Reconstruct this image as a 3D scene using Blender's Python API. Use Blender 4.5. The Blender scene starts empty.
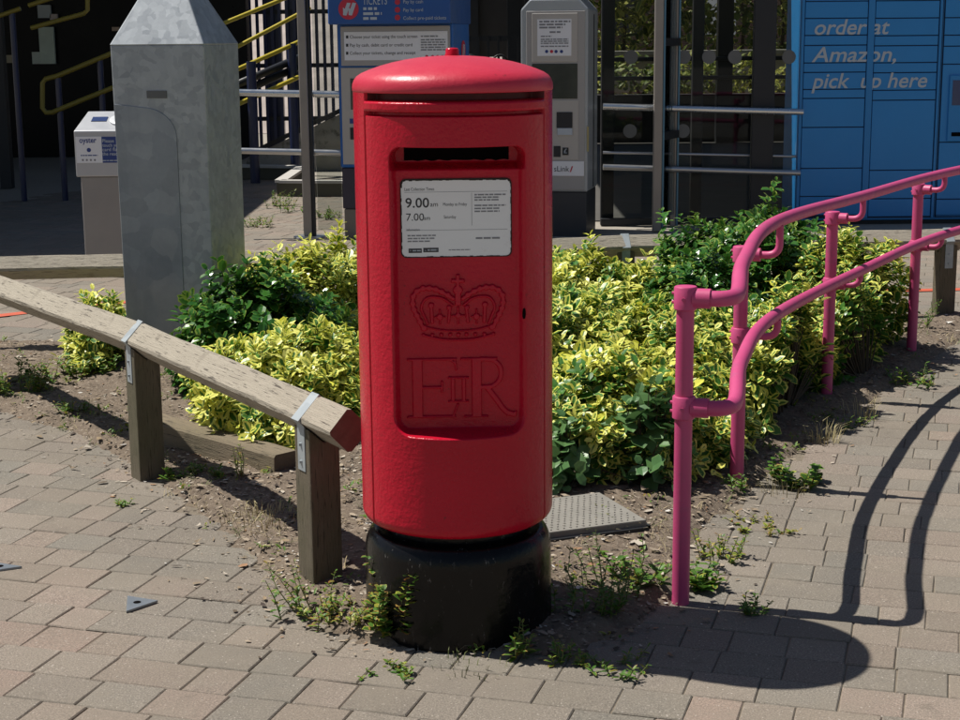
import bpy, math, random
import numpy as np
from mathutils import Vector, Matrix

C = bpy.context.scene.collection
SC = bpy.context.scene
PI = math.pi

# ------------------------------------------------------------------ camera
CAM_H, FPX = 1.51, 1586.0                 # eye height (m), focal length in pixels of a 960 px wide picture
PITCH, ROLL = math.radians(11.4), math.radians(0.53)
F_ = Vector((0, math.cos(PITCH), -math.sin(PITCH)))
U_ = Vector((0, math.sin(PITCH), math.cos(PITCH)))
X_ = Vector((1, 0, 0))
RGT = X_ * math.cos(ROLL) - U_ * math.sin(ROLL)
UPV = X_ * math.sin(ROLL) + U_ * math.cos(ROLL)
cam_data = bpy.data.cameras.new('camera')
cam = bpy.data.objects.new('camera', cam_data)
C.objects.link(cam)
cam.matrix_world = Matrix(((RGT.x, UPV.x, -F_.x, 0), (RGT.y, UPV.y, -F_.y, 0), (RGT.z, UPV.z, -F_.z, CAM_H), (0, 0, 0, 1)))
cam_data.sensor_width = 36
cam_data.lens = FPX / 960 * 36
cam_data.clip_start, cam_data.clip_end = 0.05, 600
SC.camera = cam

# ------------------------------------------------------------------ sky, sun, exposure
SUN_TRAVEL = Vector((0.555, -0.175, -1.0)).normalized()      # shadows fall to the right and a little towards the camera
SUN_EL = math.asin(-SUN_TRAVEL.z)
SUN_AZ = math.atan2(-SUN_TRAVEL.x, -SUN_TRAVEL.y)
world = bpy.data.worlds.new('World')
SC.world = world
world.use_nodes = True
wn = world.node_tree
for n in list(wn.nodes): wn.nodes.remove(n)
sky = wn.nodes.new('ShaderNodeTexSky')
sky.sky_type = 'NISHITA'
sky.sun_disc = False
sky.sun_elevation = SUN_EL
sky.sun_rotation = SUN_AZ
bg = wn.nodes.new('ShaderNodeBackground')
bg.inputs['Strength'].default_value = 0.05
wo = wn.nodes.new('ShaderNodeOutputWorld')
wn.links.new(sky.outputs[0], bg.inputs[0])
wn.links.new(bg.outputs[0], wo.inputs[0])
sd = bpy.data.lights.new('sun', 'SUN')
sd.energy = 5.0
sd.angle = math.radians(0.5)
sd.color = (1.0, 0.955, 0.88)
sun = bpy.data.objects.new('sun', sd)
C.objects.link(sun)
sun.rotation_euler = SUN_TRAVEL.to_track_quat('-Z', 'Y').to_euler()
sun.location = (-4, 2, 8)
SC.view_settings.view_transform = 'Standard'
SC.view_settings.look = 'None'
SC.view_settings.exposure = 0.22
SC.view_settings.gamma = 1.0
SC.view_settings.use_curve_mapping = False
SC.render.engine = 'CYCLES'
SC.cycles.max_bounces = 7
SC.cycles.transparent_max_bounces = 12


# ------------------------------------------------------------------ helpers
def W(px, py, Y):
    """point at depth Y seen at a pixel of the 960 x 720 photograph"""
    cx, cy = (px - 480) / FPX, (360 - py) / FPX
    v = RGT * cx + UPV * cy + F_
    return Vector((0, 0, CAM_H)) + v * (Y / v.y)


def G(px, py, z=0.0):
    cx, cy = (px - 480) / FPX, (360 - py) / FPX
    v = RGT * cx + UPV * cy + F_
    return Vector((0, 0, CAM_H)) + v * ((z - CAM_H) / v.z)


class MB:
    def __init__(s): s.v, s.f = [], []

    def add(s, vs, fs):
        o = len(s.v)
        s.v.extend([tuple(map(float, p)) for p in vs])
        s.f.extend([tuple(o + int(i) for i in f) for f in fs])
        return s

    def box(s, x0, x1, y0, y1, z0, z1, M=None):
        vs = [Vector(p) for p in ((x0, y0, z0), (x1, y0, z0), (x1, y1, z0), (x0, y1, z0), (x0, y0, z1), (x1, y0, z1), (x1, y1, z1), (x0, y1, z1))]
        if M: vs = [M @ p for p in vs]
        return s.add(vs, [(0, 3, 2, 1), (4, 5, 6, 7), (0, 1, 5, 4), (1, 2, 6, 5), (2, 3, 7, 6), (3, 0, 4, 7)])

    def cbox(s, x0, x1, y0, y1, z0, z1, c=0.004, M=None):
        """box whose twelve edges are chamfered by c"""
        vs, idx = [], {}
        lo, hi = (x0, y0, z0), (x1, y1, z1)
        for i in range(8):
            sg = [(i >> k) & 1 for k in range(3)]
            for ax in range(3):
                p = [0, 0, 0]
                for k in range(3):
                    e = hi[k] if sg[k] else lo[k]
                    p[k] = e if k == ax else e + (-c if sg[k] else c)
                idx[(i, ax)] = len(vs); vs.append(M @ Vector(p) if M else Vector(p))
        fs = []
        for ax in range(3):
            a, b = [k for k in range(3) if k != ax]
            for sgn in (0, 1):
                q = [(sgn << ax) | (u << a) | (w << b) for u, w in ((0, 0), (1, 0), (1, 1), (0, 1))]
                fs.append([idx[(i, ax)] for i in q])
        for ax in range(3):
            a, b = [k for k in range(3) if k != ax]
            for u in (0, 1):
                for w in (0, 1):
                    i0 = (u << a) | (w << b); i1 = i0 | (1 << ax)
                    fs.append([idx[(i0, a)], idx[(i1, a)], idx[(i1, b)], idx[(i0, b)]])
        for i in range(8): fs.append([idx[(i, k)] for k in range(3)])
        return s.add(vs, fs)

    def quad(s, a, b, c, d): return s.add([a, b, c, d], [(0, 1, 2, 3)])

    def lathe(s, prof, n=64, c=(0, 0)):
        vs, fs = [], []
        for r, z in prof:
            for k in range(n):
                t = 2 * PI * k / n
                vs.append((c[0] + r * math.cos(t), c[1] + r * math.sin(t), z))
        for i in range(len(prof) - 1):
            for k in range(n):
                k2 = (k + 1) % n
                fs.append((i * n + k, i * n + k2, (i + 1) * n + k2, (i + 1) * n + k))
        fs.append(tuple(range(n - 1, -1, -1)))
        fs.append(tuple((len(prof) - 1) * n + k for k in range(n)))
        return s.add(vs, fs)

    def tube(s, pts, r, n=14, cap=True):
        pts = [Vector(p) for p in pts]
        rr = r if isinstance(r, (list, tuple)) else [r] * len(pts)
        T = []
        for i in range(len(pts)):
            a = pts[max(i - 1, 0)]; b = pts[min(i + 1, len(pts) - 1)]
            T.append((b - a).normalized())
        up = Vector((0, 0, 1)) if abs(T[0].z) < 0.9 else Vector((1, 0, 0))
        nrm = (up - T[0] * up.dot(T[0])).normalized()
        vs, fs = [], []
        for i, p in enumerate(pts):
            nrm = (nrm - T[i] * nrm.dot(T[i])).normalized()
            bn = T[i].cross(nrm)
            for k in range(n):
                t = 2 * PI * k / n
                vs.append(p + (nrm * math.cos(t) + bn * math.sin(t)) * rr[i])
        for i in range(len(pts) - 1):
            for k in range(n):
                k2 = (k + 1) % n
                fs.append((i * n + k, i * n + k2, (i + 1) * n + k2, (i + 1) * n + k))
        if cap:
            fs.append(tuple(range(n - 1, -1, -1)))
            fs.append(tuple((len(pts) - 1) * n + k for k in range(n)))
        return s.add(vs, fs)

    def prism(s, poly, a, b):
        """poly: list of Vectors; extruded by the vector from a to b (both added)"""
        n = len(poly)
        vs = [p + a for p in poly] + [p + b for p in poly]
        fs = [tuple(range(n - 1, -1, -1)), tuple(range(n, 2 * n))]
        for k in range(n):
            k2 = (k + 1) % n
            fs.append((k, k2, n + k2, n + k))
        return s.add(vs, fs)


def world_loc(o):
    v = Vector((0, 0, 0))
    while o: v += o.location; o = o.parent
    return v


def np_mesh(name, V, Fs, cols=None, smooth=False):
    me = bpy.data.meshes.new(name)
    V = np.asarray(V, dtype=np.float32)
    me.from_pydata(V.tolist(), [], Fs if isinstance(Fs, list) else Fs.tolist())
    if cols is not None:
        at = me.color_attributes.new('Col', 'FLOAT_COLOR', 'POINT')
        at.data.foreach_set('color', np.asarray(cols, dtype=np.float32).ravel())
    if smooth: me.polygons.foreach_set('use_smooth', [True] * len(me.polygons))
    me.update()
    return me


def part(name, mb, mat, parent=None, smooth=False, bevel=0, local=False, auto=None, segs=2):
    """one mesh object; world-built shapes are shifted into the parent's frame unless local"""
    off = Vector((0, 0, 0)) if (local or not parent) else world_loc(parent)
    me = bpy.data.meshes.new(name)
    me.from_pydata([(p[0] - off.x, p[1] - off.y, p[2] - off.z) for p in mb.v], [], mb.f)
    me.validate(); me.update()
    if smooth: me.polygons.foreach_set('use_smooth', [True] * len(me.polygons))
    if auto: me.set_sharp_from_angle(angle=math.radians(auto))
    o = bpy.data.objects.new(name, me)
    C.objects.link(o)
    if mat: me.materials.append(mat)
    if parent: o.parent = parent
    if bevel:
        m = o.modifiers.new('bevel', 'BEVEL'); m.width = bevel; m.segments = segs; m.limit_method = 'ANGLE'; m.angle_limit = math.radians(35)
    return o


def link_mesh(name, me, mat, parent=None):
    o = bpy.data.objects.new(name, me); C.objects.link(o); me.materials.append(mat)
    if parent: o.parent = parent
    return o


def tag(o, label=None, cat=None, group=None, kind=None):
    if label: o['label'] = label
    if cat: o['category'] = cat
    if group: o['group'] = group
    if kind: o['kind'] = kind
    return o


def thing(name, label, cat, loc, group=None, rz=0.0):
    o = bpy.data.objects.new(name, None); C.objects.link(o)
    o.location = loc; o.rotation_euler = (0, 0, rz); o.empty_display_size = 0.1
    return tag(o, label, cat, group)


def text_geo(s, w=None, h=None, shear=0.0, extrude=0.0, bold=0.0):
    """vertices (x, y) and faces of a string; x from 0 to w"""
    cu = bpy.data.curves.new('t', 'FONT')
    cu.body = s; cu.size = 1.0; cu.shear = shear; cu.extrude = 0; cu.offset = bold; cu.resolution_u = 4
    o = bpy.data.objects.new('t', cu); C.objects.link(o)
    me = bpy.data.meshes.new_from_object(o.evaluated_get(bpy.context.evaluated_depsgraph_get()))
    vs = np.array([v.co[:] for v in me.vertices]); fs = [tuple(p.vertices) for p in me.polygons]
    bpy.data.objects.remove(o); bpy.data.curves.remove(cu); bpy.data.meshes.remove(me)
    x0, x1 = vs[:, 0].min(), vs[:, 0].max()
    vs[:, 0] -= x0
    k = (h if h else w / (x1 - x0))
    kx = (w / (x1 - x0)) if w else k
    return np.column_stack([vs[:, 0] * kx, vs[:, 1] * k]), fs


def put_text(mb, s, x, z, y, w=None, h=None, shear=0.0, bold=0.0, M=None):
    """string in the plane y = const facing -y, baseline at z, starting at x; h = font size"""
    vs, fs = text_geo(s, w, h, shear, bold=bold)
    P = [Vector((x + a, y, z + b)) for a, b in vs]
    if M: P = [M @ p for p in P]
    mb.add(P, fs)


def dashes(mb, x0, x1, z, h, y, rnd, M=None):
    x = x0
    while x < x1:
        w = min(rnd.uniform(1.2, 5) * h, x1 - x)
        P = [Vector(p) for p in ((x, y, z), (x + w, y, z), (x + w, y, z + h), (x, y, z + h))]
        if M: P = [M @ p for p in P]
        mb.add(P, [(0, 1, 2, 3)])
        x += w + h * 0.6


# ------------------------------------------------------------------ materials
def _nt(name):
    m = bpy.data.materials.new(name); m.use_nodes = True
    nt = m.node_tree
    for n in list(nt.nodes): nt.nodes.remove(n)
    return m, nt


class NT:
    def __init__(s, name):
        s.m, s.t = _nt(name)
        s.out = s.t.nodes.new('ShaderNodeOutputMaterial')
        s.b = s.t.nodes.new('ShaderNodeBsdfPrincipled')
        s.t.links.new(s.b.outputs[0], s.out.inputs[0])
        s.tc = s.t.nodes.new('ShaderNodeTexCoord')

    def n(s, ty, **kw):
        nd = s.t.nodes.new(ty)
        for k, v in kw.items():
            if k in nd.inputs.keys(): s.set(nd, k, v)
            else: setattr(nd, k, v)
        return nd

    def set(s, nd, k, v):
        if hasattr(v, 'is_output') or isinstance(v, bpy.types.NodeSocket): s.t.links.new(v, nd.inputs[k])
        else: nd.inputs[k].default_value = v

    def noise(s, scale, detail=4, rough=0.55, vec=None, out='Fac', stretch=None):
        nd = s.n('ShaderNodeTexNoise'); nd.inputs['Scale'].default_value = scale
        nd.inputs['Detail'].default_value = detail; nd.inputs['Roughness'].default_value = rough
        v = vec or s.tc.outputs['Object']
        if stretch:
            mp = s.n('ShaderNodeMapping'); mp.inputs['Scale'].default_value = stretch
            s.t.links.new(v, mp.inputs[0]); v = mp.outputs[0]
        s.t.links.new(v, nd.inputs['Vector'])
        return nd.outputs[out]

    def ramp(s, fac, stops):
        nd = s.n('ShaderNodeValToRGB'); s.t.links.new(fac, nd.inputs[0])
        e = nd.color_ramp.elements
        while len(e) < len(stops): e.new(0.5)
        for k, (p, c) in enumerate(stops):
            e[k].position = p; e[k].color = (c, c, c, 1) if isinstance(c, (int, float)) else (*c, 1)
        return nd.outputs[0]

    def mix(s, fac, a, b, mode='MIX'):
        nd = s.n('ShaderNodeMix', data_type='RGBA', blend_type=mode)
        for k, v in ((0, fac), (6, a), (7, b)):
            if isinstance(v, bpy.types.NodeSocket): s.t.links.new(v, nd.inputs[k])
            elif k == 0: nd.inputs[k].default_value = v
            else: nd.inputs[k].default_value = (*v, 1) if len(v) == 3 else v
        return nd.outputs[2]

    def math(s, op, a, b=0.0):
        nd = s.n('ShaderNodeMath', operation=op)
        for k, v in ((0, a), (1, b)):
            if isinstance(v, bpy.types.NodeSocket): s.t.links.new(v, nd.inputs[k])
            else: nd.inputs[k].default_value = v
        return nd.outputs[0]

    def bump(s, h, strength=0.3, dist=0.01, prev=None):
        nd = s.n('ShaderNodeBump'); nd.inputs['Strength'].default_value = strength; nd.inputs['Distance'].default_value = dist
        s.t.links.new(h, nd.inputs['Height'])
        if prev: s.t.links.new(prev, nd.inputs['Normal'])
        s.t.links.new(nd.outputs[0], s.b.inputs['Normal'])
        return nd.outputs[0]

    def color(s, c): s.set(s.b, 'Base Color', c if isinstance(c, bpy.types.NodeSocket) else (*c, 1)); return s

    def rough(s, v): s.set(s.b, 'Roughness', v); return s


def simple(name, col, rough=0.5, metal=0.0, var=0.15, vscale=8, bump=0.0, bscale=60, coat=0.0, wear=None, spec=None):
    m = NT(name)
    nz = m.noise(vscale, 5)
    dark = tuple(c * (1 - var) for c in col); lite = tuple(min(1, c * (1 + var)) for c in col)
    c = m.mix(nz, dark, lite)
    if wear:
        wn_ = m.ramp(m.noise(wear[1], 6, 0.65), [(wear[2], 0.0), (wear[2] + 0.08, 1.0)])
        c = m.mix(wn_, c, wear[0])
    m.color(c)
    m.rough(m.math('ADD', m.math('MULTIPLY', m.noise(vscale * 3, 3), 0.2), rough - 0.1))
    m.b.inputs['Metallic'].default_value = metal
    if coat: m.b.inputs['Coat Weight'].default_value = coat; m.b.inputs['Coat Roughness'].default_value = 0.15
    if spec is not None: m.b.inputs['Specular IOR Level'].default_value = spec
    if bump: m.bump(m.noise(bscale, 4), bump, 0.004)
    return m.m


# red post box paint: many coats, slightly lumpy, with dirt specks
m = NT('red_paint')
base = m.mix(m.noise(5, 5), (0.42, 0.005, 0.021), (0.53, 0.008, 0.031))
specks = m.ramp(m.noise(75, 6, 0.7), [(0.63, 0.0), (0.69, 1.0)])
patch = m.ramp(m.noise(6, 4), [(0.50, 0.0), (0.62, 1.0)])
base = m.mix(m.math('MULTIPLY', m.math('MULTIPLY', specks, patch), 0.75), base, (0.06, 0.02, 0.018))
fade = m.ramp(m.noise(3, 6, 0.6, stretch=(1, 1, 0.4)), [(0.5, 0.0), (0.75, 1.0)])
base = m.mix(m.math('MULTIPLY', fade, 0.25), base, (0.50, 0.02, 0.035))
m.color(base)
m.rough(m.math('ADD', m.math('MULTIPLY', m.noise(14, 4), 0.24), 0.14))
m.b.inputs['Specular IOR Level'].default_value = 0.26
b1 = m.bump(m.noise(110, 3), 0.5, 0.003)
m.bump(m.noise(28, 3), 0.3, 0.006, prev=b1)
RED = m.m
m = NT('red_paint_skylit')  # lid paler than the body: sky sheen put into the base colour
base = m.mix(m.noise(6, 5), (0.50, 0.018, 0.042), (0.60, 0.036, 0.07))
specks = m.ramp(m.noise(60, 6, 0.7), [(0.6, 0.0), (0.68, 1.0)])
patch = m.ramp(m.noise(5, 4), [(0.45, 0.0), (0.6, 1.0)])
base = m.mix(m.math('MULTIPLY', m.math('MULTIPLY', specks, patch), 0.65), base, (0.1, 0.03, 0.02))
m.color(base); m.rough(m.math('ADD', m.math('MULTIPLY', m.noise(20, 4), 0.25), 0.28))
m.bump(m.noise(90, 4), 0.25, 0.003)
REDTOP = m.m
m = NT('black_base_paint')
scr = m.ramp(m.noise(70, 6, 0.75, stretch=(1, 1, 0.35)), [(0.62, 0.0), (0.69, 1.0)])
dust = m.ramp(m.noise(7, 5), [(0.45, 0.0), (0.8, 1.0)])
c = m.mix(m.math('MULTIPLY', dust, 0.25), (0.004, 0.004, 0.0045), (0.018, 0.016, 0.014))
m.color(m.mix(m.math('MULTIPLY', scr, 0.8), c, (0.20, 0.19, 0.175)))
m.rough(m.math('ADD', m.math('MULTIPLY', m.noise(12, 4), 0.25), 0.08))
m.b.inputs['Specular IOR Level'].default_value = 0.24
m.bump(m.noise(50, 4), 0.35, 0.004)
BLACK = m.m
DARK = simple('dark_void', (0.004, 0.003, 0.003), 0.95, spec=0.05)
GRIME = simple('grime', (0.02, 0.012, 0.01), 0.8)
m = NT('notice_plate')
stain = m.ramp(m.noise(18, 6, 0.7), [(0.62, 0.0), (0.74, 1.0)])
m.color(m.mix(m.math('MULTIPLY', stain, 0.25), m.mix(m.noise(3), (0.76, 0.79, 0.80), (0.84, 0.86, 0.87)), (0.4, 0.34, 0.3)))
m.b.inputs['Roughness'].default_value = 0.35
PLATE = m.m
INK = simple('dark_ink', (0.03, 0.03, 0.035), 0.6)
GREYINK = simple('grey_ink', (0.22, 0.23, 0.25), 0.6)
# pink handrail coating
m = NT('pink_coating')
wear = m.ramp(m.noise(13, 6, 0.7), [(0.54, 0.0), (0.66, 1.0)])
c = m.mix(m.noise(4, 5), (0.47, 0.047, 0.16), (0.58, 0.083, 0.22))
c = m.mix(m.math('MULTIPLY', wear, 0.45), c, (0.33, 0.09, 0.18))
sc_ = m.ramp(m.noise(60, 6, 0.8), [(0.68, 0.0), (0.74, 1.0)])
m.color(m.mix(m.math('MULTIPLY', sc_, 0.6), c, (0.12, 0.05, 0.08)))
m.rough(m.math('ADD', m.math('MULTIPLY', m.noise(25, 4), 0.3), 0.32))
m.bump(m.noise(120, 3), 0.12, 0.002)
PINK = m.m


def wood(name, a, b, green=0.0, axis=(1, 1, 1)):
    m = NT(name)
    grain = m.noise(7, 7, 0.7, stretch=axis)
    fine = m.noise(30, 6, 0.7, stretch=axis)
    c = m.mix(m.math('MULTIPLY', m.math('ADD', grain, fine), 0.5), a, b)
    crack = m.ramp(m.noise(22, 5, 0.6, stretch=axis), [(0.36, 1.0), (0.41, 0.0)])
    c = m.mix(m.math('MULTIPLY', crack, 0.8), c, (0.035, 0.027, 0.02))
    knots = m.ramp(m.noise(9, 4), [(0.64, 0.0), (0.72, 1.0)])
    c = m.mix(m.math('MULTIPLY', knots, 0.35), c, (0.09, 0.07, 0.05))
    if green:
        g = m.ramp(m.noise(4, 4), [(0.35, 0.0), (0.65, 1.0)])
        c = m.mix(m.math('MULTIPLY', g, green), c, (0.055, 0.065, 0.02))
    m.color(c); m.b.inputs['Roughness'].default_value = 0.85
    m.bump(fine, 0.8, 0.006)
    return m.m


ENDGRAIN = simple('end_grain', (0.11, 0.088, 0.065), 0.95, 0, 0.35, 40, bump=0.4, bscale=90)
# the grain runs along local x of a beam, along z of a post
WOOD_BEAM = wood('weathered_beam', (0.19, 0.162, 0.122), (0.52, 0.47, 0.38), 0.0, (0.6, 9, 9))
WOOD_POST = wood('weathered_post', (0.06, 0.048, 0.032), (0.24, 0.195, 0.135), 0.5, (9, 9, 0.6))
WOOD_EDGE = wood('edging_timber', (0.12, 0.09, 0.06), (0.30, 0.24, 0.16), 0.25, (0.6, 9, 9))


def galv(name, a, b, rough=0.5, metal=0.55, scale=16):
    m = NT(name)
    v = m.n('ShaderNodeTexVoronoi'); v.inputs['Scale'].default_value = scale
    wv = m.mix(0.12, m.tc.outputs['Object'], m.noise(6, 4, out='Color'))
    m.t.links.new(wv, v.inputs['Vector'])
    sep = m.n('ShaderNodeSeparateColor'); m.t.links.new(v.outputs['Color'], sep.inputs[0])
    sp = m.math('ADD', m.math('MULTIPLY', sep.outputs[0], 0.42), m.math('MULTIPLY', m.noise(9, 7, 0.75), 0.75))
    c = m.mix(sp, a, b)
    st = m.ramp(m.noise(3, 5, 0.6, stretch=(2, 2, 0.35)), [(0.5, 0.0), (0.75, 1.0)])
    c = m.mix(m.math('MULTIPLY', st, 0.35), c, tuple(x * 0.6 for x in a))
    m.color(c)
    m.rough(m.math('ADD', m.math('MULTIPLY', sep.outputs[1], 0.18), rough - 0.08))
    m.b.inputs['Metallic'].default_value = metal
    m.bump(m.noise(40, 4), 0.06, 0.003)
    return m.m


GALV = galv('galvanised_steel', (0.20, 0.225, 0.25), (0.42, 0.455, 0.485), 0.48, 0.3, 34)
GALV2 = galv('strap_steel', (0.26, 0.30, 0.32), (0.40, 0.44, 0.46), 0.5, 0.25, 30)
STEEL = simple('brushed_steel', (0.48, 0.49, 0.50), 0.32, 0.85, 0.12, 6)
CHROME = simple('polished_rail', (0.62, 0.65, 0.67), 0.25, 0.9, 0.08, 5)
FRAME = simple('frame_metal', (0.30, 0.275, 0.25), 0.45, 0.4, 0.15, 5)
BLUEFRAME = simple('blue_frame_edge', (0.10, 0.22, 0.32), 0.35, 0.4)
DARKMETAL = simple('dark_metal', (0.02, 0.022, 0.026), 0.5, 0.2)
NAVY = simple('navy_paint', (0.010, 0.018, 0.07), 0.4, 0, 0.15, 4, coat=0.3)
YELLOW = simple('yellow_rail_paint', (0.52, 0.42, 0.035), 0.45)
LOCKER = simple('locker_blue', (0.016, 0.235, 0.60), 0.42, 0, 0.08, 2.5, bump=0.03, bscale=90)
LOCKER2 = simple('locker_blue_frame', (0.015, 0.215, 0.55), 0.42, 0, 0.08, 2.5)
LOCKGAP = simple('locker_gap', (0.003, 0.018, 0.05), 0.7)
TVMBLUE = simple('machine_blue', (0.008, 0.115, 0.42), 0.35, 0, 0.08, 3)
TVMHEAD = simple('machine_header_blue', (0.006, 0.075, 0.30), 0.35, 0, 0.08, 3)
TVMGREY = simple('machine_grey', (0.36, 0.35, 0.34), 0.5, 0, 0.06, 4)
TVMGREY2 = simple('machine_warm_grey', (0.44, 0.42, 0.39), 0.5, 0, 0.06, 4)
TVMSILVER = simple('machine_silver', (0.36, 0.39, 0.41), 0.4, 0.3, 0.08, 4)
TVMDARK = simple('machine_plinth', (0.035, 0.03, 0.05), 0.5)
TVMDARK2 = simple('machine_charcoal', (0.03, 0.034, 0.042), 0.5)
PAPER = simple('notice_paper', (0.76, 0.78, 0.82), 0.55, 0, 0.04)
WHITE = simple('white_print', (0.72, 0.73, 0.75), 0.5)
PALEPRINT = simple('pale_print', (0.44, 0.50, 0.56), 0.5, 0, 0.03)
REDPRINT = simple('red_print', (0.50, 0.02, 0.05), 0.5)
NAVYPRINT = simple('navy_print', (0.02, 0.05, 0.22), 0.5)
SCREEN = simple('dark_screen', (0.035, 0.042, 0.035), 0.15, 0, 0.3, 6)
SCREENB = simple('blue_screen', (0.03, 0.05, 0.14), 0.15)
CONC = simple('concrete', (0.34, 0.32, 0.28), 0.9, 0, 0.25, 5, bump=0.3, bscale=40, wear=((0.16, 0.15, 0.12), 8, 0.56))
DOTS = simple('frosted_dots', (0.16, 0.165, 0.165), 0.7)
ORANGE = simple('red_line_paint', (0.52, 0.10, 0.05), 0.7, 0, 0.2, 12)

m = NT('tinted_glass')
tr = m.n('ShaderNodeBsdfTransparent'); tr.inputs[0].default_value = (0.78, 0.80, 0.79, 1)
gl = m.n('ShaderNodeBsdfGlossy'); gl.inputs['Roughness'].default_value = 0.02; gl.inputs[0].default_value = (0.9, 0.95, 1, 1)
fr = m.n('ShaderNodeFresnel'); fr.inputs[0].default_value = 1.2
mx = m.n('ShaderNodeMixShader')
m.t.links.new(fr.outputs[0], mx.inputs[0]); m.t.links.new(tr.outputs[0], mx.inputs[1]); m.t.links.new(gl.outputs[0], mx.inputs[2])
m.t.links.new(mx.outputs[0], m.out.inputs[0])
GLASS = m.m

# paving setts: colour of each sett in the attribute, aggregate speckle, lichen and stains
m = NT('sett_concrete')
at = m.n('ShaderNodeAttribute'); at.attribute_name = 'Col'
sp = m.noise(210, 4, 0.85)
c = m.mix(0.85, at.outputs['Color'], m.ramp(sp, [(0.32, 0.30), (0.5, 0.98), (0.68, 1.85)]), 'MULTIPLY')
blot = m.ramp(m.noise(2.6, 6, 0.65), [(0.42, 0.0), (0.62, 1.0)])
c = m.mix(m.math('MULTIPLY', blot, 0.5), c, m.mix(m.noise(9), (0.17, 0.145, 0.11), (0.27, 0.235, 0.185)))
grains = m.ramp(m.noise(140, 2, 0.6), [(0.66, 0.0), (0.71, 1.0)])
c = m.mix(m.math('MULTIPLY', grains, 0.8), c, (0.55, 0.50, 0.44))
pits = m.ramp(m.noise(150, 3, 0.7), [(0.27, 1.0), (0.33, 0.0)])
c = m.mix(m.math('MULTIPLY', pits, 0.6), c, (0.06, 0.05, 0.04))
spots = m.ramp(m.noise(34, 3, 0.6), [(0.70, 0.0), (0.74, 1.0)])
c = m.mix(m.math('MULTIPLY', spots, 0.45), c, (0.09, 0.085, 0.08))
lich = m.ramp(m.noise(16, 7, 0.75), [(0.60, 0.0), (0.70, 1.0)])
c = m.mix(m.math('MULTIPLY', lich, 0.45), c, (0.27, 0.25, 0.20))
stn = m.ramp(m.noise(5.5, 7, 0.7), [(0.60, 0.0), (0.74, 1.0)])
c = m.mix(m.math('MULTIPLY', stn, 0.55), c, (0.085, 0.072, 0.055))
big = m.ramp(m.noise(1.1, 5, 0.6), [(0.40, 0.0), (0.66, 1.0)])
c = m.mix(m.math('MULTIPLY', big, 0.30), c, (0.15, 0.13, 0.10))
m.color(c); m.b.inputs['Roughness'].default_value = 0.9
b1 = m.bump(sp, 0.55, 0.003)
m.bump(m.noise(22, 5, 0.6), 0.4, 0.006, prev=b1)
SETT = m.m
m = NT('joint_sand')
m.color(m.mix(m.noise(60, 5, 0.7), (0.10, 0.083, 0.062), (0.24, 0.20, 0.15))); m.b.inputs['Roughness'].default_value = 1
SAND = m.m
m = NT('bed_soil')
c = m.mix(m.noise(14, 7, 0.7), (0.07, 0.05, 0.033), (0.30, 0.235, 0.175))
c = m.mix(m.ramp(m.noise(60, 5, 0.7), [(0.55, 0.0), (0.7, 1.0)]), c, (0.38, 0.32, 0.25))
c = m.mix(m.ramp(m.noise(45, 4), [(0.30, 1.0), (0.4, 0.0)]), c, (0.04, 0.03, 0.02))
m.color(c); m.b.inputs['Roughness'].default_value = 1
m.bump(m.noise(70, 6, 0.75), 0.9, 0.012)
SOIL = m.m
m = NT('far_ground')
c = m.mix(m.noise(0.6, 6, 0.6), (0.27, 0.24, 0.20), (0.36, 0.33, 0.28))
c = m.mix(m.ramp(m.noise(25, 5), [(0.5, 0), (0.8, 0.5)]), c, (0.16, 0.14, 0.11))
m.color(c); m.b.inputs['Roughness'].default_value = 0.95
FARGROUND = m.m
m = NT('leaf_litter_bits')
at = m.n('ShaderNodeAttribute'); at.attribute_name = 'Col'
m.color(at.outputs['Color']); m.b.inputs['Roughness'].default_value = 0.9
LITTER = m.m


def leaf_mat(name, green_a, green_b, yellow_a, yellow_b, gloss=0.32, trans=0.22):
    """Col.r = share of pale margin, Col.g = tone, Col.b = distance from the midrib"""
    m = NT(name)
    at = m.n('ShaderNodeAttribute'); at.attribute_name = 'Col'
    sep = m.n('ShaderNodeSeparateColor'); m.t.links.new(at.outputs['Color'], sep.inputs[0])
    edge = m.math('ADD', sep.outputs[2], m.math('MULTIPLY', m.math('SUBTRACT', m.noise(90, 3), 0.5), 0.7))
    lim = m.math('SUBTRACT', 1.05, sep.outputs[0])
    mask = m.n('ShaderNodeMapRange', interpolation_type='SMOOTHSTEP')
    m.t.links.new(m.math('SUBTRACT', edge, lim), mask.inputs[0]); mask.inputs[1].default_value = -0.10; mask.inputs[2].default_value = 0.10
    g = m.mix(sep.outputs[1], green_a, green_b)
    y = m.mix(sep.outputs[1], yellow_a, yellow_b)
    col = m.mix(mask.outputs[0], g, y)
    m.color(col); m.b.inputs['Roughness'].default_value = gloss
    m.b.inputs['Specular IOR Level'].default_value = 0.4
    tr = m.n('ShaderNodeBsdfTranslucent'); m.t.links.new(col, tr.inputs[0])
    mx = m.n('ShaderNodeMixShader'); mx.inputs[0].default_value = trans
    m.t.links.new(m.b.outputs[0], mx.inputs[1]); m.t.links.new(tr.outputs[0], mx.inputs[2])
    m.t.links.new(mx.outputs[0], m.out.inputs[0])
    return m.m


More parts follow.
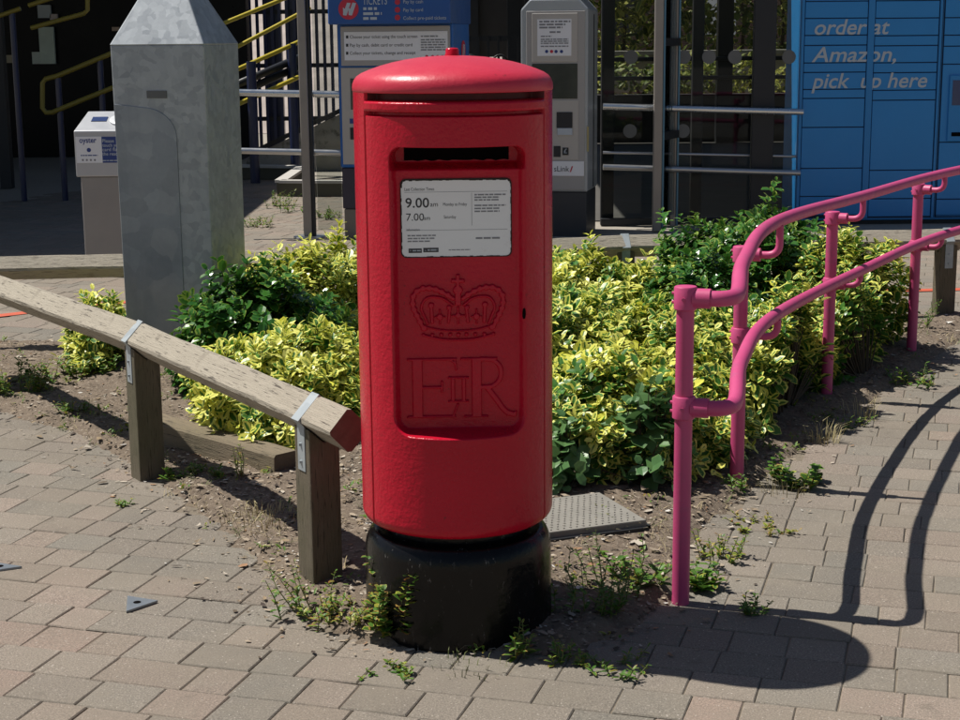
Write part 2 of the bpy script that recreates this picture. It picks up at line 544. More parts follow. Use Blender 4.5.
VARIEG = leaf_mat('variegated_leaf', (0.035, 0.13, 0.02), (0.09, 0.24, 0.04), (0.66, 0.655, 0.07), (0.84, 0.825, 0.24), 0.36, 0.22)
GREENLEAF = leaf_mat('green_leaf', (0.02, 0.095, 0.016), (0.065, 0.19, 0.03), (0.20, 0.30, 0.04), (0.28, 0.38, 0.07), 0.22, 0.15)
WEEDLEAF = leaf_mat('weed_leaf', (0.05, 0.13, 0.018), (0.12, 0.26, 0.03), (0.34, 0.42, 0.05), (0.34, 0.12, 0.05), 0.5, 0.25)
IVYLEAF = leaf_mat('broad_leaf', (0.06, 0.15, 0.05), (0.13, 0.25, 0.08), (0.10, 0.19, 0.06), (0.12, 0.22, 0.08), 0.4, 0.18)
HEDGELEAF = leaf_mat('hedge_leaf', (0.05, 0.09, 0.018), (0.16, 0.20, 0.03), (0.34, 0.34, 0.06), (0.46, 0.43, 0.09), 0.5, 0.3)
STEM = simple('woody_stem', (0.07, 0.05, 0.03), 0.9, 0, 0.3, 30)
GSTEM = simple('green_stem', (0.12, 0.14, 0.04), 0.7, 0, 0.3, 30)
STRAW = simple('dry_grass', (0.42, 0.36, 0.19), 0.8, 0, 0.3, 30)

# ------------------------------------------------------------------ ground
mb = MB(); mb.quad((-200, -60, -0.03), (200, -60, -0.03), (200, 320, -0.03), (-200, 320, -0.03))
tag(part('ground', mb, FARGROUND), kind='structure')
mb = MB(); mb.quad((-7, 1.2, -0.0045), (8, 1.2, -0.0045), (8, 12.2, -0.0045), (-7, 12.2, -0.0045))
tag(part('paving_joints', mb, SAND), kind='structure')
mb = MB(); mb.quad((-14, 12.2, -0.0065), (14, 12.2, -0.0065), (14, 30, -0.0065), (-14, 30, -0.0065))
tag(part('forecourt', mb, FARGROUND), kind='structure')

# outline of the planting bed (ground points)
BED = [(-4.6, 8.05), (-3.3, 7.5), (-2.6, 7.02), (-2.02, 6.48), (-1.64, 6.12), (-1.25, 5.55), (-1.00, 5.12), (-0.77, 4.68), (-0.59, 4.28),
       (-0.45, 4.0), (-0.31, 3.82), (-0.06, 3.75), (0.2, 3.74), (0.37, 3.87), (0.54, 4.14), (0.61, 4.46), (0.74, 4.84), (0.90, 5.16),
       (1.07, 5.50), (1.36, 6.05), (1.71, 6.60), (2.03, 7.15), (2.40, 7.80), (2.9, 8.5), (2.9, 8.66), (1.6, 8.5), (0.4, 8.38), (-0.6, 8.1), (-1.5, 7.98), (-3.2, 8.1)]
BP = np.array(BED)


def bed_sd(x, y):
    """signed distance to the bed outline, positive inside (arrays)"""
    x = np.atleast_1d(np.asarray(x, float)); y = np.atleast_1d(np.asarray(y, float))
    dmin = np.full(x.shape, 1e9); inside = np.zeros(x.shape, bool)
    n = len(BP)
    for i in range(n):
        ax, ay = BP[i]; bx, by = BP[(i + 1) % n]
        ex, ey = bx - ax, by - ay
        t = np.clip(((x - ax) * ex + (y - ay) * ey) / (ex * ex + ey * ey), 0, 1)
        dmin = np.minimum(dmin, np.hypot(x - ax - t * ex, y - ay - t * ey))
        cond = ((ay > y) != (by > y))
        with np.errstate(divide='ignore', invalid='ignore'):
            xi = ax + (y - ay) * ex / (ey if ey else 1e-9)
        inside ^= cond & (x < xi)
    return np.where(inside, dmin, -dmin)


def lumps(x, y, k=1.0, s=0):
    return (np.sin(x * 5.1 * k + 1.3 + s) * np.cos(y * 4.3 * k - 0.7 + s) + 0.6 * np.sin(x * 11.7 * k - y * 8.9 * k + 2 + s)
            + 0.4 * np.cos(x * 23.0 * k + y * 19.0 * k + s)) / 2.0


def soil_z(x, y):
    d = bed_sd(x, y)
    return -0.014 + 0.034 * np.clip((d + 0.012) / 0.08, 0, 1) + 0.05 * np.clip(d / 0.9, 0, 1) + 0.010 * lumps(x, y, 1.4) * np.clip((d + 0.05) / 0.1, 0, 1)


xs = np.arange(-4.7, 3.0, 0.025); ys = np.arange(3.66, 8.8, 0.025)
GX, GY = np.meshgrid(xs, ys)
rs = np.random.RandomState(3)
fx, fy = GX.ravel(), GY.ravel()
sdv = bed_sd(fx, fy) + 0.018 * lumps(fx, fy, 4)
fz = soil_z(fx, fy) + rs.normal(0, 0.0034, fx.shape) + 0.008 * np.maximum(0, np.sin(fx * 41 + 3 * np.sin(fy * 17)) * np.sin(fy * 37 + 2 * np.sin(fx * 23))) ** 3
keep = sdv > -0.02
nx = len(xs); fs = []
K = keep.reshape(GX.shape)
for j in range(len(ys) - 1):
    row = K[j, :-1] & K[j, 1:] & K[j + 1, :-1] & K[j + 1, 1:]
    for i in np.nonzero(row)[0]:
        a = j * nx + int(i); fs.append((a, a + 1, a + nx + 1, a + nx))
tag(link_mesh('soil_bed', np_mesh('soil_bed', np.column_stack([fx, fy, fz]), fs, smooth=True), SOIL), kind='structure')

# ------------------------------------------------------------------ paving of tumbled concrete setts, one course direction everywhere
rnd = random.Random(11)
ANG = math.radians(-16.8)
UX, UY = math.cos(ANG), math.sin(ANG)
VX, VY = -UY, UX
PV, PF, PC = [], [], []
TONES = [(0.234, 0.187, 0.148), (0.252, 0.195, 0.154), (0.226, 0.187, 0.151), (0.218, 0.186, 0.152), (0.262, 0.195, 0.156), (0.224, 0.181, 0.143), (0.210, 0.184, 0.152)]


def add_sett(x0, x1, y0, y1, z, tone, o=None):
    """block in (course, cross) coordinates with worn top edges"""
    c = 0.003; j = lambda: rnd.uniform(-0.0016, 0.0016)
    tl, tr_ = rnd.uniform(-0.0009, 0.0009), rnd.uniform(-0.0009, 0.0009)
    b = len(PV)
    cor = [(x0 + j(), y0 + j()), (x1 + j(), y0 + j()), (x1 + j(), y1 + j()), (x0 + j(), y1 + j())]
    mx_, my_ = (x0 + x1) / 2, (y0 + y1) / 2
    for lev, ins in ((-0.05, 0), (z - 0.003, 0), (z, c)):
        for k, (a, d) in enumerate(cor):
            a2 = a + (ins if a < mx_ else -ins); d2 = d + (ins if d < my_ else -ins)
            zz = lev + ((tl * (1 if a > mx_ else -1) + tr_ * (1 if d > my_ else -1)) if lev > -0.04 else 0)
            PV.append((a2 * UX + d2 * VX, a2 * UY + d2 * VY, zz)); PC.append((*tone, 1))
    for l in (0, 4):
        for k in range(4):
            k2 = (k + 1) % 4
            PF.append((b + l + k, b + l + k2, b + l + 4 + k2, b + l + 4 + k))
    PF.append((b + 8, b + 9, b + 10, b + 11))


PITCH_R = 0.146
v0 = -6.0
rows = int(24 / PITCH_R)
cand = []
for r in range(rows):
    y0 = 1.0 + r * PITCH_R
    x = -9 + rnd.uniform(0, 0.2)
    while x < 8.5:
        L = rnd.choice((0.12, 0.12, 0.145, 0.165, 0.165, 0.19, 0.24))
        gap = 0.0022
        edge_joint = x < -0.465 < x + L and 4.1 < y0 < 5.5        # straight joint between the edging course and the path
        if edge_joint: L = (-0.465 - x) if (-0.465 - x) > 0.075 else L
        if edge_joint and abs(x + L + 0.465) < 1e-6: gap = 0.0065
        cx_, cy_ = x + L / 2, y0 + PITCH_R / 2
        wx, wy = cx_ * UX + cy_ * VX, cx_ * UY + cy_ * VY
        if -5.5 < wx < 6.0 and 2.6 < wy < (17.8 if wx < -1.05 else 12.25): cand.append((x + gap / 2, x + L - gap / 2, y0 + gap / 2, y0 + PITCH_R - gap / 2, wx, wy))
        x += L
sdc = bed_sd([c[4] for c in cand], [c[5] for c in cand])
for c, s_ in zip(cand, sdc):
    if s_ > 0.055: continue
    t = rnd.choice(TONES)
    k = rnd.uniform(0.90, 1.10)
    if -0.45 < s_: k *= 0.90                              # the cut stones by the bed are older and greyer
    g = rnd.uniform(0, 0.35) + (0.3 if s_ > -0.45 else 0)
    gr = sum(t) / 3
    t = tuple((a * (1 - g) + gr * (1.06, 1.0, 0.84)[i] * g) * k for i, a in enumerate(t))
    add_sett(c[0], c[1], c[2], c[3], rnd.gauss(0, 0.0008), t)
tag(link_mesh('paving', np_mesh('paving', np.array(PV), PF, PC), SETT), kind='structure')

# painted red line across the station paving
mb = MB()
for a, b in (((-5.2, 6.98), (-2.16, 9.30)), ((-2.16, 9.30), (-0.4, 9.46)), ((-0.4, 9.46), (2.63, 9.476)), ((2.63, 9.476), (5.2, 9.7))):
    a = Vector((*a, 0.005)); b = Vector((*b, 0.005)); n = Vector((-(b - a).y, (b - a).x, 0)).normalized() * 0.045
    mb.quad(a - n, b - n, b + n, a + n)
tag(part('red_line', mb, ORANGE), kind='structure')

# ------------------------------------------------------------------ post box
PBX = thing('pillar_box', 'red cylindrical pillar box with a domed lid on a black base', 'post box', (-0.062, 4.010, 0), rz=math.radians(2.5))
R0 = 0.2485
TH0, TH1 = -1.065, 1.075                  # edges of the door
zr = np.concatenate([np.arange(0.292, 0.340, 0.002), np.arange(0.340, 0.50, 0.005), np.arange(0.50, 0.60, 0.002), np.arange(0.60, 1.20, 0.005),
                     np.arange(1.20, 1.30, 0.002), np.arange(1.30, 1.325, 0.005), np.arange(1.325, 1.3905, 0.0013)])
zr = np.unique(np.round(zr, 4)); zr = zr[np.concatenate([[True], np.diff(zr) > 0.0009])]
tf = np.arange(-1.20, 1.2001, 0.006)
tb = np.arange(1.24, 2 * PI - 1.21, 0.05)
th = np.concatenate([tf, tb])
TH, ZZ = np.meshgrid(th, zr)
ss = lambda e0, e1, v: (lambda t: t * t * (3 - 2 * t))(np.clip((v - e0) / (e1 - e0), 0, 1))
rb = 0.033
RR = np.full(TH.shape, R0)
low = np.clip((0.290 + rb - ZZ) / rb, 0, 1)
RR -= rb * (1 - np.sqrt(1 - low ** 2))
front = (TH < 1.3)
# door seams
seam = np.maximum(np.exp(-((TH - TH0) / 0.009) ** 2), np.exp(-((TH - TH1) / 0.009) ** 2)) * (ZZ < 1.345) * (ZZ > 0.30) * front
RR -= 0.009 * seam
# hood zone under the dome: shadow recess, lip bar, dark gap
inz = front * ss(TH0 - 0.005, TH0 + 0.02, TH) * (1 - ss(TH1 - 0.02, TH1 + 0.005, TH))
up_ = ss(1.3675, 1.3710, ZZ) * (1 - ss(1.3870, 1.3895, ZZ))
gp_ = ss(1.3335, 1.3355, ZZ) * (1 - ss(1.3420, 1.3445, ZZ))
bar = ss(1.3430, 1.3500, ZZ) * (1 - ss(1.3630, 1.3700, ZZ))
RR -= inz * (0.034 * up_ + 0.024 * gp_ - 0.0045 * bar)
PXc = RR * np.sin(TH); PYc = -RR * np.cos(TH)
# recessed front panel: flat floor, rounded corners
HW, ZB, ZT, FY = 0.166, 0.552, 1.262, -0.168
cxr = 0.004
qx = np.abs(PXc - cxr); zc = (ZB + ZT) / 2; hz = (ZT - ZB) / 2
rc = np.where(ZZ > zc, 0.030, 0.045)
dx_ = qx - (HW - rc); dz_ = np.abs(ZZ - zc) - (hz - rc)
sdr = np.hypot(np.maximum(dx_, 0), np.maximum(dz_, 0)) + np.minimum(np.maximum(dx_, dz_), 0) - rc
wz = np.clip((dz_ - dx_) / 0.05 + 0.5, 0, 1)
bevw = np.where(ZZ > zc, 0.021 * (1 - wz) + 0.005 * wz, 0.021 * (1 - wz) + 0.014 * wz)
s_in = ss(0, 1, -sdr / bevw) * front
FYZ = FY + 0.055 * ss(1.203, 1.220, ZZ) * (np.abs(PXc - cxr) < 0.5)
PYc = PYc * (1 - s_in) + FYZ * s_in
V = np.column_stack([PXc.ravel(), PYc.ravel(), ZZ.ravel()])
nt_ = len(th); fb, fd, fl, fg = [], [], [], []
for j in range(len(zr) - 1):
    zm = (zr[j] + zr[j + 1]) / 2
    for i in range(nt_):
        i2 = (i + 1) % nt_
        f = (j * nt_ + i, j * nt_ + i2, (j + 1) * nt_ + i2, (j + 1) * nt_ + i)
        tm = th[i]
        if TH0 <= tm <= TH1 and zm < 1.3385: fd.append(f)
        elif TH0 <= tm <= TH1 and 1.3425 < zm < 1.3700: fl.append(f)
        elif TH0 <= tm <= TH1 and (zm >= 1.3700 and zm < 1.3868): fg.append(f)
        else: fb.append(f)


def sub_mesh(name, V, fs, mat, parent, smooth=True):
    fa = np.array(fs); u, inv = np.unique(fa, return_inverse=True)
    return link_mesh(name, np_mesh(name, V[u], inv.reshape(fa.shape), smooth=smooth), mat, parent)


sub_mesh('body', V, fb, RED, PBX)
door = sub_mesh('door', V, fd, RED, PBX)
sub_mesh('hood_lip', V, fl, RED, PBX)
sub_mesh('hood_gap', V, fg, simple('shaded_grimy_red', (0.075, 0.006, 0.008), 0.6, 0, 0.5, 40), PBX)  # groove shade painted in as dark red, along with black grime
mb = MB()
mb.lathe([(0.10, 1.385), (0.2485, 1.388), (0.2500, 1.391), (0.2503, 1.399), (0.2490, 1.407), (0.2455, 1.416), (0.2390, 1.4245), (0.2270, 1.4325), (0.208, 1.4405), (0.180, 1.4500), (0.150, 1.4580), (0.115, 1.4650), (0.080, 1.4700), (0.040, 1.4728), (0.018, 1.4735)], 128)
dome = part('dome_lid', mb, REDTOP, PBX, smooth=True, local=True)
mb = MB(); mb.lathe([(0.019, 1.470), (0.0185, 1.476), (0.0165, 1.479), (0.0165, 1.488), (0.0135, 1.4915), (0.004, 1.4925)], 28)
part('knob', mb, RED, dome, smooth=True, local=True, auto=50)
mb = MB(); mb.lathe([(0.19, 0.15), (0.19, 0.297), (0.229, 0.2965)], 64)
part('neck_ring', mb, BLACK, PBX, smooth=True, local=True, auto=40)
mb = MB()
prof = [(0.247, -0.02), (0.2465, 0.0), (0.2455, 0.12), (0.2445, 0.205)]
for k in range(1, 9):
    a = k / 8 * PI / 2
    prof.append((0.2125 + 0.032 * math.cos(a), 0.208 + 0.058 * math.sin(a)))
prof += [(0.196, 0.2675), (0.185, 0.268)]
mb.lathe(prof, 96)
part('base', mb, BLACK, PBX, smooth=True, local=True, auto=60)
# posting slot: a dark opening under the hood of the recess
mb = MB()
zt0, zt1 = 1.2235, 1.2590
YS = FY + 0.055
n_ = 24
for k in range(n_):
    xa = cxr - 0.128 + 0.256 * k / n_; xb = cxr - 0.128 + 0.256 * (k + 1) / n_
    w0 = 0.0012 * math.sin(k * 1.7) + 0.001 * math.sin(k * 4.1); w1 = 0.0012 * math.sin((k + 1) * 1.7) + 0.001 * math.sin((k + 1) * 4.1)
    mb.add([(xa, YS - 0.0015, zt0 + w0), (xb, YS - 0.0015, zt0 + w1), (xb, YS - 0.0015, zt1), (xa, YS - 0.0015, zt1),
            (xa, YS + 0.002, zt0 + w0), (xb, YS + 0.002, zt0 + w1), (xb, YS + 0.002, zt1), (xa, YS + 0.002, zt1)],
           [(0, 1, 2, 3), (4, 7, 6, 5), (0, 4, 5, 1), (3, 2, 6, 7)])
part('posting_slot', mb, DARK, door, local=True)
# keyhole and a chipped edge on the right of the recess
mb = MB(); mb.lathe([(0.0045, -0.001), (0.0045, 0.002)], 14)
M_ = Matrix.Translation((cxr + 0.1585, -0.1885, 0.853)) @ Matrix.Rotation(math.radians(58), 4, 'Z') @ Matrix.Rotation(PI / 2, 4, 'X')
mb.v = [tuple(M_ @ Vector((p[0] * 1.5, p[1] * 3.0, p[2]))) for p in mb.v]
part('keyhole', mb, DARK, door, local=True)

# collection plate
pl0, pl1, pz0, pz1 = -0.1335, 0.1335, 0.9935, 1.1825
mb = MB(); poly = []
for cxx, czz, a0 in ((pl1 - 0.012, pz0 + 0.012, -90), (pl1 - 0.012, pz1 - 0.012, 0), (pl0 + 0.012, pz1 - 0.012, 90), (pl0 + 0.012, pz0 + 0.012, 180)):
    for k in range(6):
        a = math.radians(a0 + 18 * k); poly.append(Vector((cxx + 0.012 * math.cos(a), 0, czz + 0.012 * math.sin(a))))
mb.prism(poly, Vector((0, FY - 0.003, 0)), Vector((0, FY + 0.001, 0)))
plate = part('collection_plate', mb, PLATE, door, local=True)
mb = MB()
rnd2 = random.Random(5)
n_ = len(poly)
for k in range(n_):                        # grimy, uneven paint line round the plate
    a, b = poly[k], poly[(k + 1) % n_]
    m_ = max(1, int((b - a).length / 0.008))
    for q in range(m_):
        p = a.lerp(b, q / m_); p2 = a.lerp(b, (q + 1) / m_)
        ctr = Vector((0, 0, (pz0 + pz1) / 2)); nrm = Vector(((b - a).z, 0, -(b - a).x)).normalized()
        top = p.z > pz1 - 0.02
        w_ = rnd2.uniform(0.0006, 0.0022) + (0.0022 if top else 0)
        mb.add([p + Vector((0, FY - 0.0036, 0)) - nrm * w_, p2 + Vector((0, FY - 0.0036, 0)) - nrm * w_, p2 + Vector((0, FY - 0.0036, 0)) + nrm * 0.0014, p + Vector((0, FY - 0.0036, 0)) + nrm * 0.0014], [(0, 1, 2, 3)])
part('plate_grime', mb, GRIME, plate, local=True)
yl = FY - 0.0034
kx = (pl1 - pl0) / 880.0; kz = (pz1 - pz0) / 595.0       # the plate as seen enlarged: 880 x 595 units
ux = lambda u: pl0 + (u - 25) * kx
uz = lambda v: pz1 - (v - 48) * kz
mb = MB()
put_text(mb, '9.00', ux(62), uz(262), yl, w=188 * kx, h=105 * kz, bold=0.01)
put_text(mb, 'am', ux(258), uz(256), yl, w=62 * kx, h=52 * kz)
put_text(mb, '7.00', ux(66), uz(362), yl, w=142 * kx, h=80 * kz)
put_text(mb, 'am', ux(208), uz(358), yl, w=48 * kx, h=44 * kz)
put_text(mb, 'Monday to Friday', ux(362), uz(252), yl, w=190 * kx, h=34 * kz)
put_text(mb, 'Saturday', ux(366), uz(348), yl, w=98 * kx, h=34 * kz)
put_text(mb, 'Last Collection Times', ux(56), uz(134), yl, w=236 * kx, h=34 * kz)
put_text(mb, 'Information', ux(68), uz(440), yl, w=104 * kx, h=26 * kz)
part('plate_lettering', mb, INK, plate, local=True)
mb = MB()
for z_, a, b in ((146, 55, 875), (437, 62, 875)):
    mb.box(ux(a), ux(b), yl, yl + 0.0002, uz(z_) - 0.0004, uz(z_) + 0.0004)
mb.box(ux(590) - 0.0004, ux(590) + 0.0004, yl, yl + 0.0002, uz(405), uz(155))
for i_, v_ in enumerate((170, 190, 210, 252, 275, 297)): dashes(mb, ux(612), ux(862 if i_ % 3 < 1 else 812), uz(v_ + 6), 11 * kz, yl, rnd2)
for v_, e in ((476, 300), (498, 290), (520, 258)): dashes(mb, ux(74), ux(e), uz(v_ + 6), 10 * kz, yl, rnd2)
dashes(mb, ux(620), ux(820), uz(510), 14 * kz, yl, rnd2)
dashes(mb, ux(402), ux(575), uz(594), 7 * kz, yl, rnd2)
part('small_print', mb, GREYINK, plate, local=True)
mb = MB()
mb.box(ux(80), ux(186), yl, yl + 0.0003, uz(610), uz(576)); mb.box(ux(198), ux(320), yl, yl + 0.0003, uz(606), uz(572))
bd = part('app_badges', mb, INK, plate, local=True)
mb = MB()
for a in (86, 206): put_text(mb, '>', ux(a), uz(600), yl - 0.0003, w=16 * kx, h=24 * kz)
dashes(mb, ux(112), ux(178), uz(597), 9 * kz, yl - 0.0003, rnd2); dashes(mb, ux(232), ux(312), uz(594), 10 * kz, yl - 0.0003, rnd2)
part('badge_print', mb, PALEPRINT, bd, local=True)


# raised crown and royal cypher cast on the panel: height field from distance functions
def relief(name, shapes, x0, x1, z0, z1, h, bev, parent, res=0.0011):
    gx = np.arange(x0, x1 + res, res); gz = np.arange(z0, z1 + res, res)
    X, Z = np.meshgrid(gx, gz); H = np.zeros(X.shape)
    for sh in shapes:
        k = sh[0]; hh = h
        if k == 'seg':
            _, a, b, c, d, w = sh[:6]
            ex, ez = c - a, d - b; L2 = max(ex * ex + ez * ez, 1e-12)
            t = np.clip(((X - a) * ex + (Z - b) * ez) / L2, 0, 1)
            D = np.hypot(X - a - t * ex, Z - b - t * ez) - w / 2
        elif k == 'box':
            _, a, b, hw_, hh_ = sh[:5]
            qx_, qz_ = np.abs(X - a) - hw_, np.abs(Z - b) - hh_
            D = np.hypot(np.maximum(qx_, 0), np.maximum(qz_, 0)) + np.minimum(np.maximum(qx_, qz_), 0)
        elif k == 'disc': D = np.hypot(X - sh[1], Z - sh[2]) - sh[3]
        elif k == 'ring': D = np.abs(np.hypot((X - sh[1]) / sh[5] if len(sh) > 5 else X - sh[1], Z - sh[2]) - sh[3]) - sh[4] / 2
        elif k == 'line':
            D = np.full(X.shape, 9.0)
            P = sh[1]
            for (a, b), (c, d) in zip(P[:-1], P[1:]):
                ex, ez = c - a, d - b; L2 = max(ex * ex + ez * ez, 1e-12)
                t = np.clip(((X - a) * ex + (Z - b) * ez) / L2, 0, 1)
                D = np.minimum(D, np.hypot(X - a - t * ex, Z - b - t * ez))
            D = D - sh[2] / 2
        H = np.maximum(H, hh * ss(0, 1, -D / bev + 0.15))
    n = len(gx)
    P = np.column_stack([X.ravel(), FY + 0.0008 - H.ravel(), Z.ravel()])
    on = H > 0.0003
    A = on[:-1, :-1] | on[1:, :-1] | on[:-1, 1:] | on[1:, 1:]
    jj, ii = np.nonzero(A)
    f = np.column_stack([jj * n + ii, jj * n + ii + 1, (jj + 1) * n + ii + 1, (jj + 1) * n + ii])
    return sub_mesh(name, P, f, RED, parent)


def curve(pts, n=10):
    out = []
    P = [np.array(p, float) for p in pts]
    P = [2 * P[0] - P[1]] + P + [2 * P[-1] - P[-2]]
    for i in range(1, len(P) - 2):
        for k in range(n):
            t = k / n
            out.append(tuple(0.5 * ((2 * P[i]) + (-P[i - 1] + P[i + 1]) * t + (2 * P[i - 1] - 5 * P[i] + 4 * P[i + 1] - P[i + 2]) * t * t + (-P[i - 1] + 3 * P[i] - 3 * P[i + 1] + P[i + 2]) * t ** 3)))
    out.append(tuple(P[-2])); return out


c0 = 0.002
sh = []
# cross and orb
sh += [('box', c0, 0.934, 0.017, 0.0055), ('box', c0, 0.934, 0.0055, 0.017), ('disc', c0, 0.934, 0.008), ('disc', c0, 0.911, 0.0125), ('box', c0, 0.888, 0.0085, 0.016)]
for sgn in (-1, 1):
    f = lambda px_, z_: (c0 + sgn * px_, z_)
    arch = curve([f(0.012, 0.890), f(0.030, 0.902), f(0.058, 0.915), f(0.088, 0.916), f(0.108, 0.900), f(0.110, 0.872), f(0.098, 0.843), f(0.088, 0.822)], 8)
    sh.append(('line', arch, 0.012))
    acc = 0; last = arch[0]
    for p in arch[1:]:
        acc += math.hypot(p[0] - last[0], p[1] - last[1]); last = p
        if acc > 0.0150: sh.append(('disc', p[0], p[1], 0.0085)); acc = 0
    inner = curve([f(0.014, 0.874), f(0.040, 0.892), f(0.075, 0.893), f(0.090, 0.870), f(0.082, 0.845), f(0.075, 0.828)], 8)
    sh.append(('line', inner, 0.008))
    # fleur and cross pattee on the rim
    sh += [('disc', *f(0.045, 0.845), 0.009), ('seg', *f(0.045, 0.828), *f(0.045, 0.862), 0.006), ('seg', *f(0.033, 0.845), *f(0.057, 0.845), 0.005),
           ('disc', *f(0.084, 0.818), 0.009)]
    sh += [('disc', *f(0.020 + 0.022 * k, 0.8005), 0.0055) for k in range(4)]
sh += [('seg', c0, 0.828, c0, 0.868, 0.007), ('seg', c0 - 0.014, 0.848, c0 + 0.014, 0.848, 0.006), ('disc', c0, 0.848, 0.008)]
sh.append(('line', curve([(c0 - 0.086, 0.822), (c0 - 0.04, 0.812), (c0, 0.810), (c0 + 0.04, 0.812), (c0 + 0.086, 0.822)], 8), 0.006))
sh.append(('line', curve([(c0 - 0.082, 0.799), (c0 - 0.04, 0.789), (c0, 0.787), (c0 + 0.04, 0.789), (c0 + 0.082, 0.799)], 8), 0.008))
sh.append(('disc', c0, 0.8, 0.006))
for sgn in (-1, 1):
    sh += [('seg', c0 + sgn * 0.064, 0.832, c0 + sgn * 0.066, 0.872, 0.010), ('seg', c0 + sgn * 0.024, 0.832, c0 + sgn * 0.020, 0.866, 0.009), ('disc', c0 + sgn * 0.066, 0.874, 0.008), ('disc', c0 + sgn * 0.022, 0.868, 0.007)]
relief('crown_emblem', sh, -0.13, 0.14, 0.775, 0.965, 0.0085, 0.0036, door)
sh = []
T_, B_ = 0.742, 0.590
# E
sh += [('box', -0.1005, (T_ + B_) / 2, 0.0135, (T_ - B_) / 2), ('box', -0.064, T_ - 0.003, 0.062, 0.004), ('box', -0.066, B_ + 0.004, 0.060, 0.004),
       ('seg', -0.008, T_ - 0.004, -0.004, T_ - 0.030, 0.007), ('seg', -0.012, B_ + 0.006, -0.001, B_ + 0.034, 0.007), ('box', -0.066, 0.668, 0.028, 0.0045), ('seg', -0.040, 0.656, -0.040, 0.682, 0.007),
       ('box', -0.1005, B_ + 0.003, 0.028, 0.003), ('seg', -0.02, T_ - 0.004, -0.008, T_ - 0.012, 0.008)]
# II
sh += [('box', -0.013, 0.662, 0.0055, 0.030), ('box', 0.014, 0.662, 0.0055, 0.030), ('box', 0.0005, 0.692, 0.026, 0.0035), ('box', 0.0005, 0.632, 0.026, 0.0035)]
# R
sh += [('box', 0.046, (T_ + B_) / 2, 0.0130, (T_ - B_) / 2), ('box', 0.044, B_ + 0.003, 0.031, 0.0035), ('box', 0.052, T_ - 0.003, 0.046, 0.004)]
sh.append(('line', curve([(0.058, T_ - 0.004), (0.088, T_ - 0.008), (0.105, 0.715), (0.104, 0.688), (0.086, 0.670), (0.058, 0.667)], 10), 0.013))
sh.append(('line', curve([(0.072, 0.666), (0.094, 0.636), (0.116, 0.606), (0.138, 0.596)], 8), 0.015))
sh.append(('seg', 0.122, 0.596, 0.143, 0.602, 0.008))
relief('royal_cypher', sh, -0.14, 0.152, 0.578, 0.752, 0.0080, 0.0036, door)

# ------------------------------------------------------------------ timber knee rails
def beam(name, a, b, diag, mat, parent, over=0.0):
    """square rail set on edge, grain along its local x"""
    a = Vector(a); b = Vector(b); L = (b - a).length
    d = (b - a).normalized(); s = Vector((-d.y, d.x, 0)).normalized(); u = d.cross(s)
    mb = MB(); h = diag / 2; c = 0.006
    cs = [(h - c, c), (c, h - c), (-c, h - c), (-h + c, c), (-h + c, -c), (-c, -h + c), (c, -h + c), (h - c, -c)]
    N = max(2, int(L / 0.12)); r_ = random.Random(int(L * 1000))
    vs, fs = [], []
    for i in range(N + 1):
        w = 0.0016
        for p, q in cs: vs.append((L * i / N, p + r_.uniform(-w, w), q + r_.uniform(-w, w)))
    for i in range(N):
        for k in range(8):
            k2 = (k + 1) % 8; fs.append((i * 8 + k, i * 8 + k2, (i + 1) * 8 + k2, (i + 1) * 8 + k))
    fs.append(tuple(range(7, -1, -1))); fs.append(tuple(N * 8 + k for k in range(8)))
    mb.add(vs, fs)
    o = part(name, mb, mat, parent, local=True)
    o.data.materials.append(ENDGRAIN)
    o.data.polygons[len(fs) - 1].material_index = 1; o.data.polygons[len(fs) - 2].material_index = 1
    R_ = Matrix((d, s, u)).transposed().to_4x4()
    o.location = a - (world_loc(parent) if parent else Vector()); o.rotation_euler = R_.to_euler()
    return o


def rail_post(parent, x, y, d, zc, diag, hw=0.047, w=None):
    """post with a birdsmouth notch; d = rail direction in plan"""
    d = Vector((d[0], d[1], 0)).normalized(); s = Vector((-d.y, d.x, 0))
    vb = zc - diag / 2 - 0.002; zt = vb + hw - 0.004
    prof = [(-hw, -0.2), (hw, -0.2), (hw, zt), (0, vb), (-hw, zt)]
    mb = MB(); poly = [Vector((0, 0, 0)) + s * p + Vector((0, 0, z)) for p, z in prof]
    c = Vector((x, y, 0))
    mb.prism(poly, c - d * hw, c + d * hw)
    po = part('post', mb, WOOD_POST, parent, bevel=0.004)
    # strap over the rail, down both cheeks of the post
    h = diag / 2 + 0.003; t = 0.0025
    pth = [(-hw - t, zt - 0.125), (-hw - t, zt + 0.004), (-h, zc), (0, zc + h), (h, zc), (hw + t, zt + 0.004), (hw + t, zt - 0.125)]
    mb = MB(); sw = 0.022
    vs = []
    for p, z in pth:
        for q in (-sw, sw): vs.append(c + s * p + d * q + Vector((0, 0, z)))
    inn = [(-hw + 0.001, zt - 0.125), (-hw + 0.001, zt), (-h + 0.006, zc), (0, zc + h - 0.006), (h - 0.006, zc), (hw - 0.001, zt), (hw - 0.001, zt - 0.125)]
    for p, z in inn:
        for q in (-sw, sw): vs.append(c + s * p + d * q + Vector((0, 0, z)))
    n = len(pth); fs = []
    for i in range(n - 1):
        a = 2 * i
        fs += [(a, a + 1, a + 3, a + 2), (2 * n + a, 2 * n + a + 2, 2 * n + a + 3, 2 * n + a + 1), (a, a + 2, 2 * n + a + 2, 2 * n + a), (a + 1, 2 * n + a + 1, 2 * n + a + 3, a + 3)]
    mb.add(vs, fs)
    for side in (-1, 1):
        for zz in (zt - 0.05, zt - 0.10):
            p = c + s * side * (hw + t + 0.001) + Vector((0, 0, zz)); mb.box(p.x - 0.004, p.x + 0.004, p.y - 0.004, p.y + 0.004, p.z - 0.004, p.z + 0.004)
    part('strap', mb, GALV2, po)


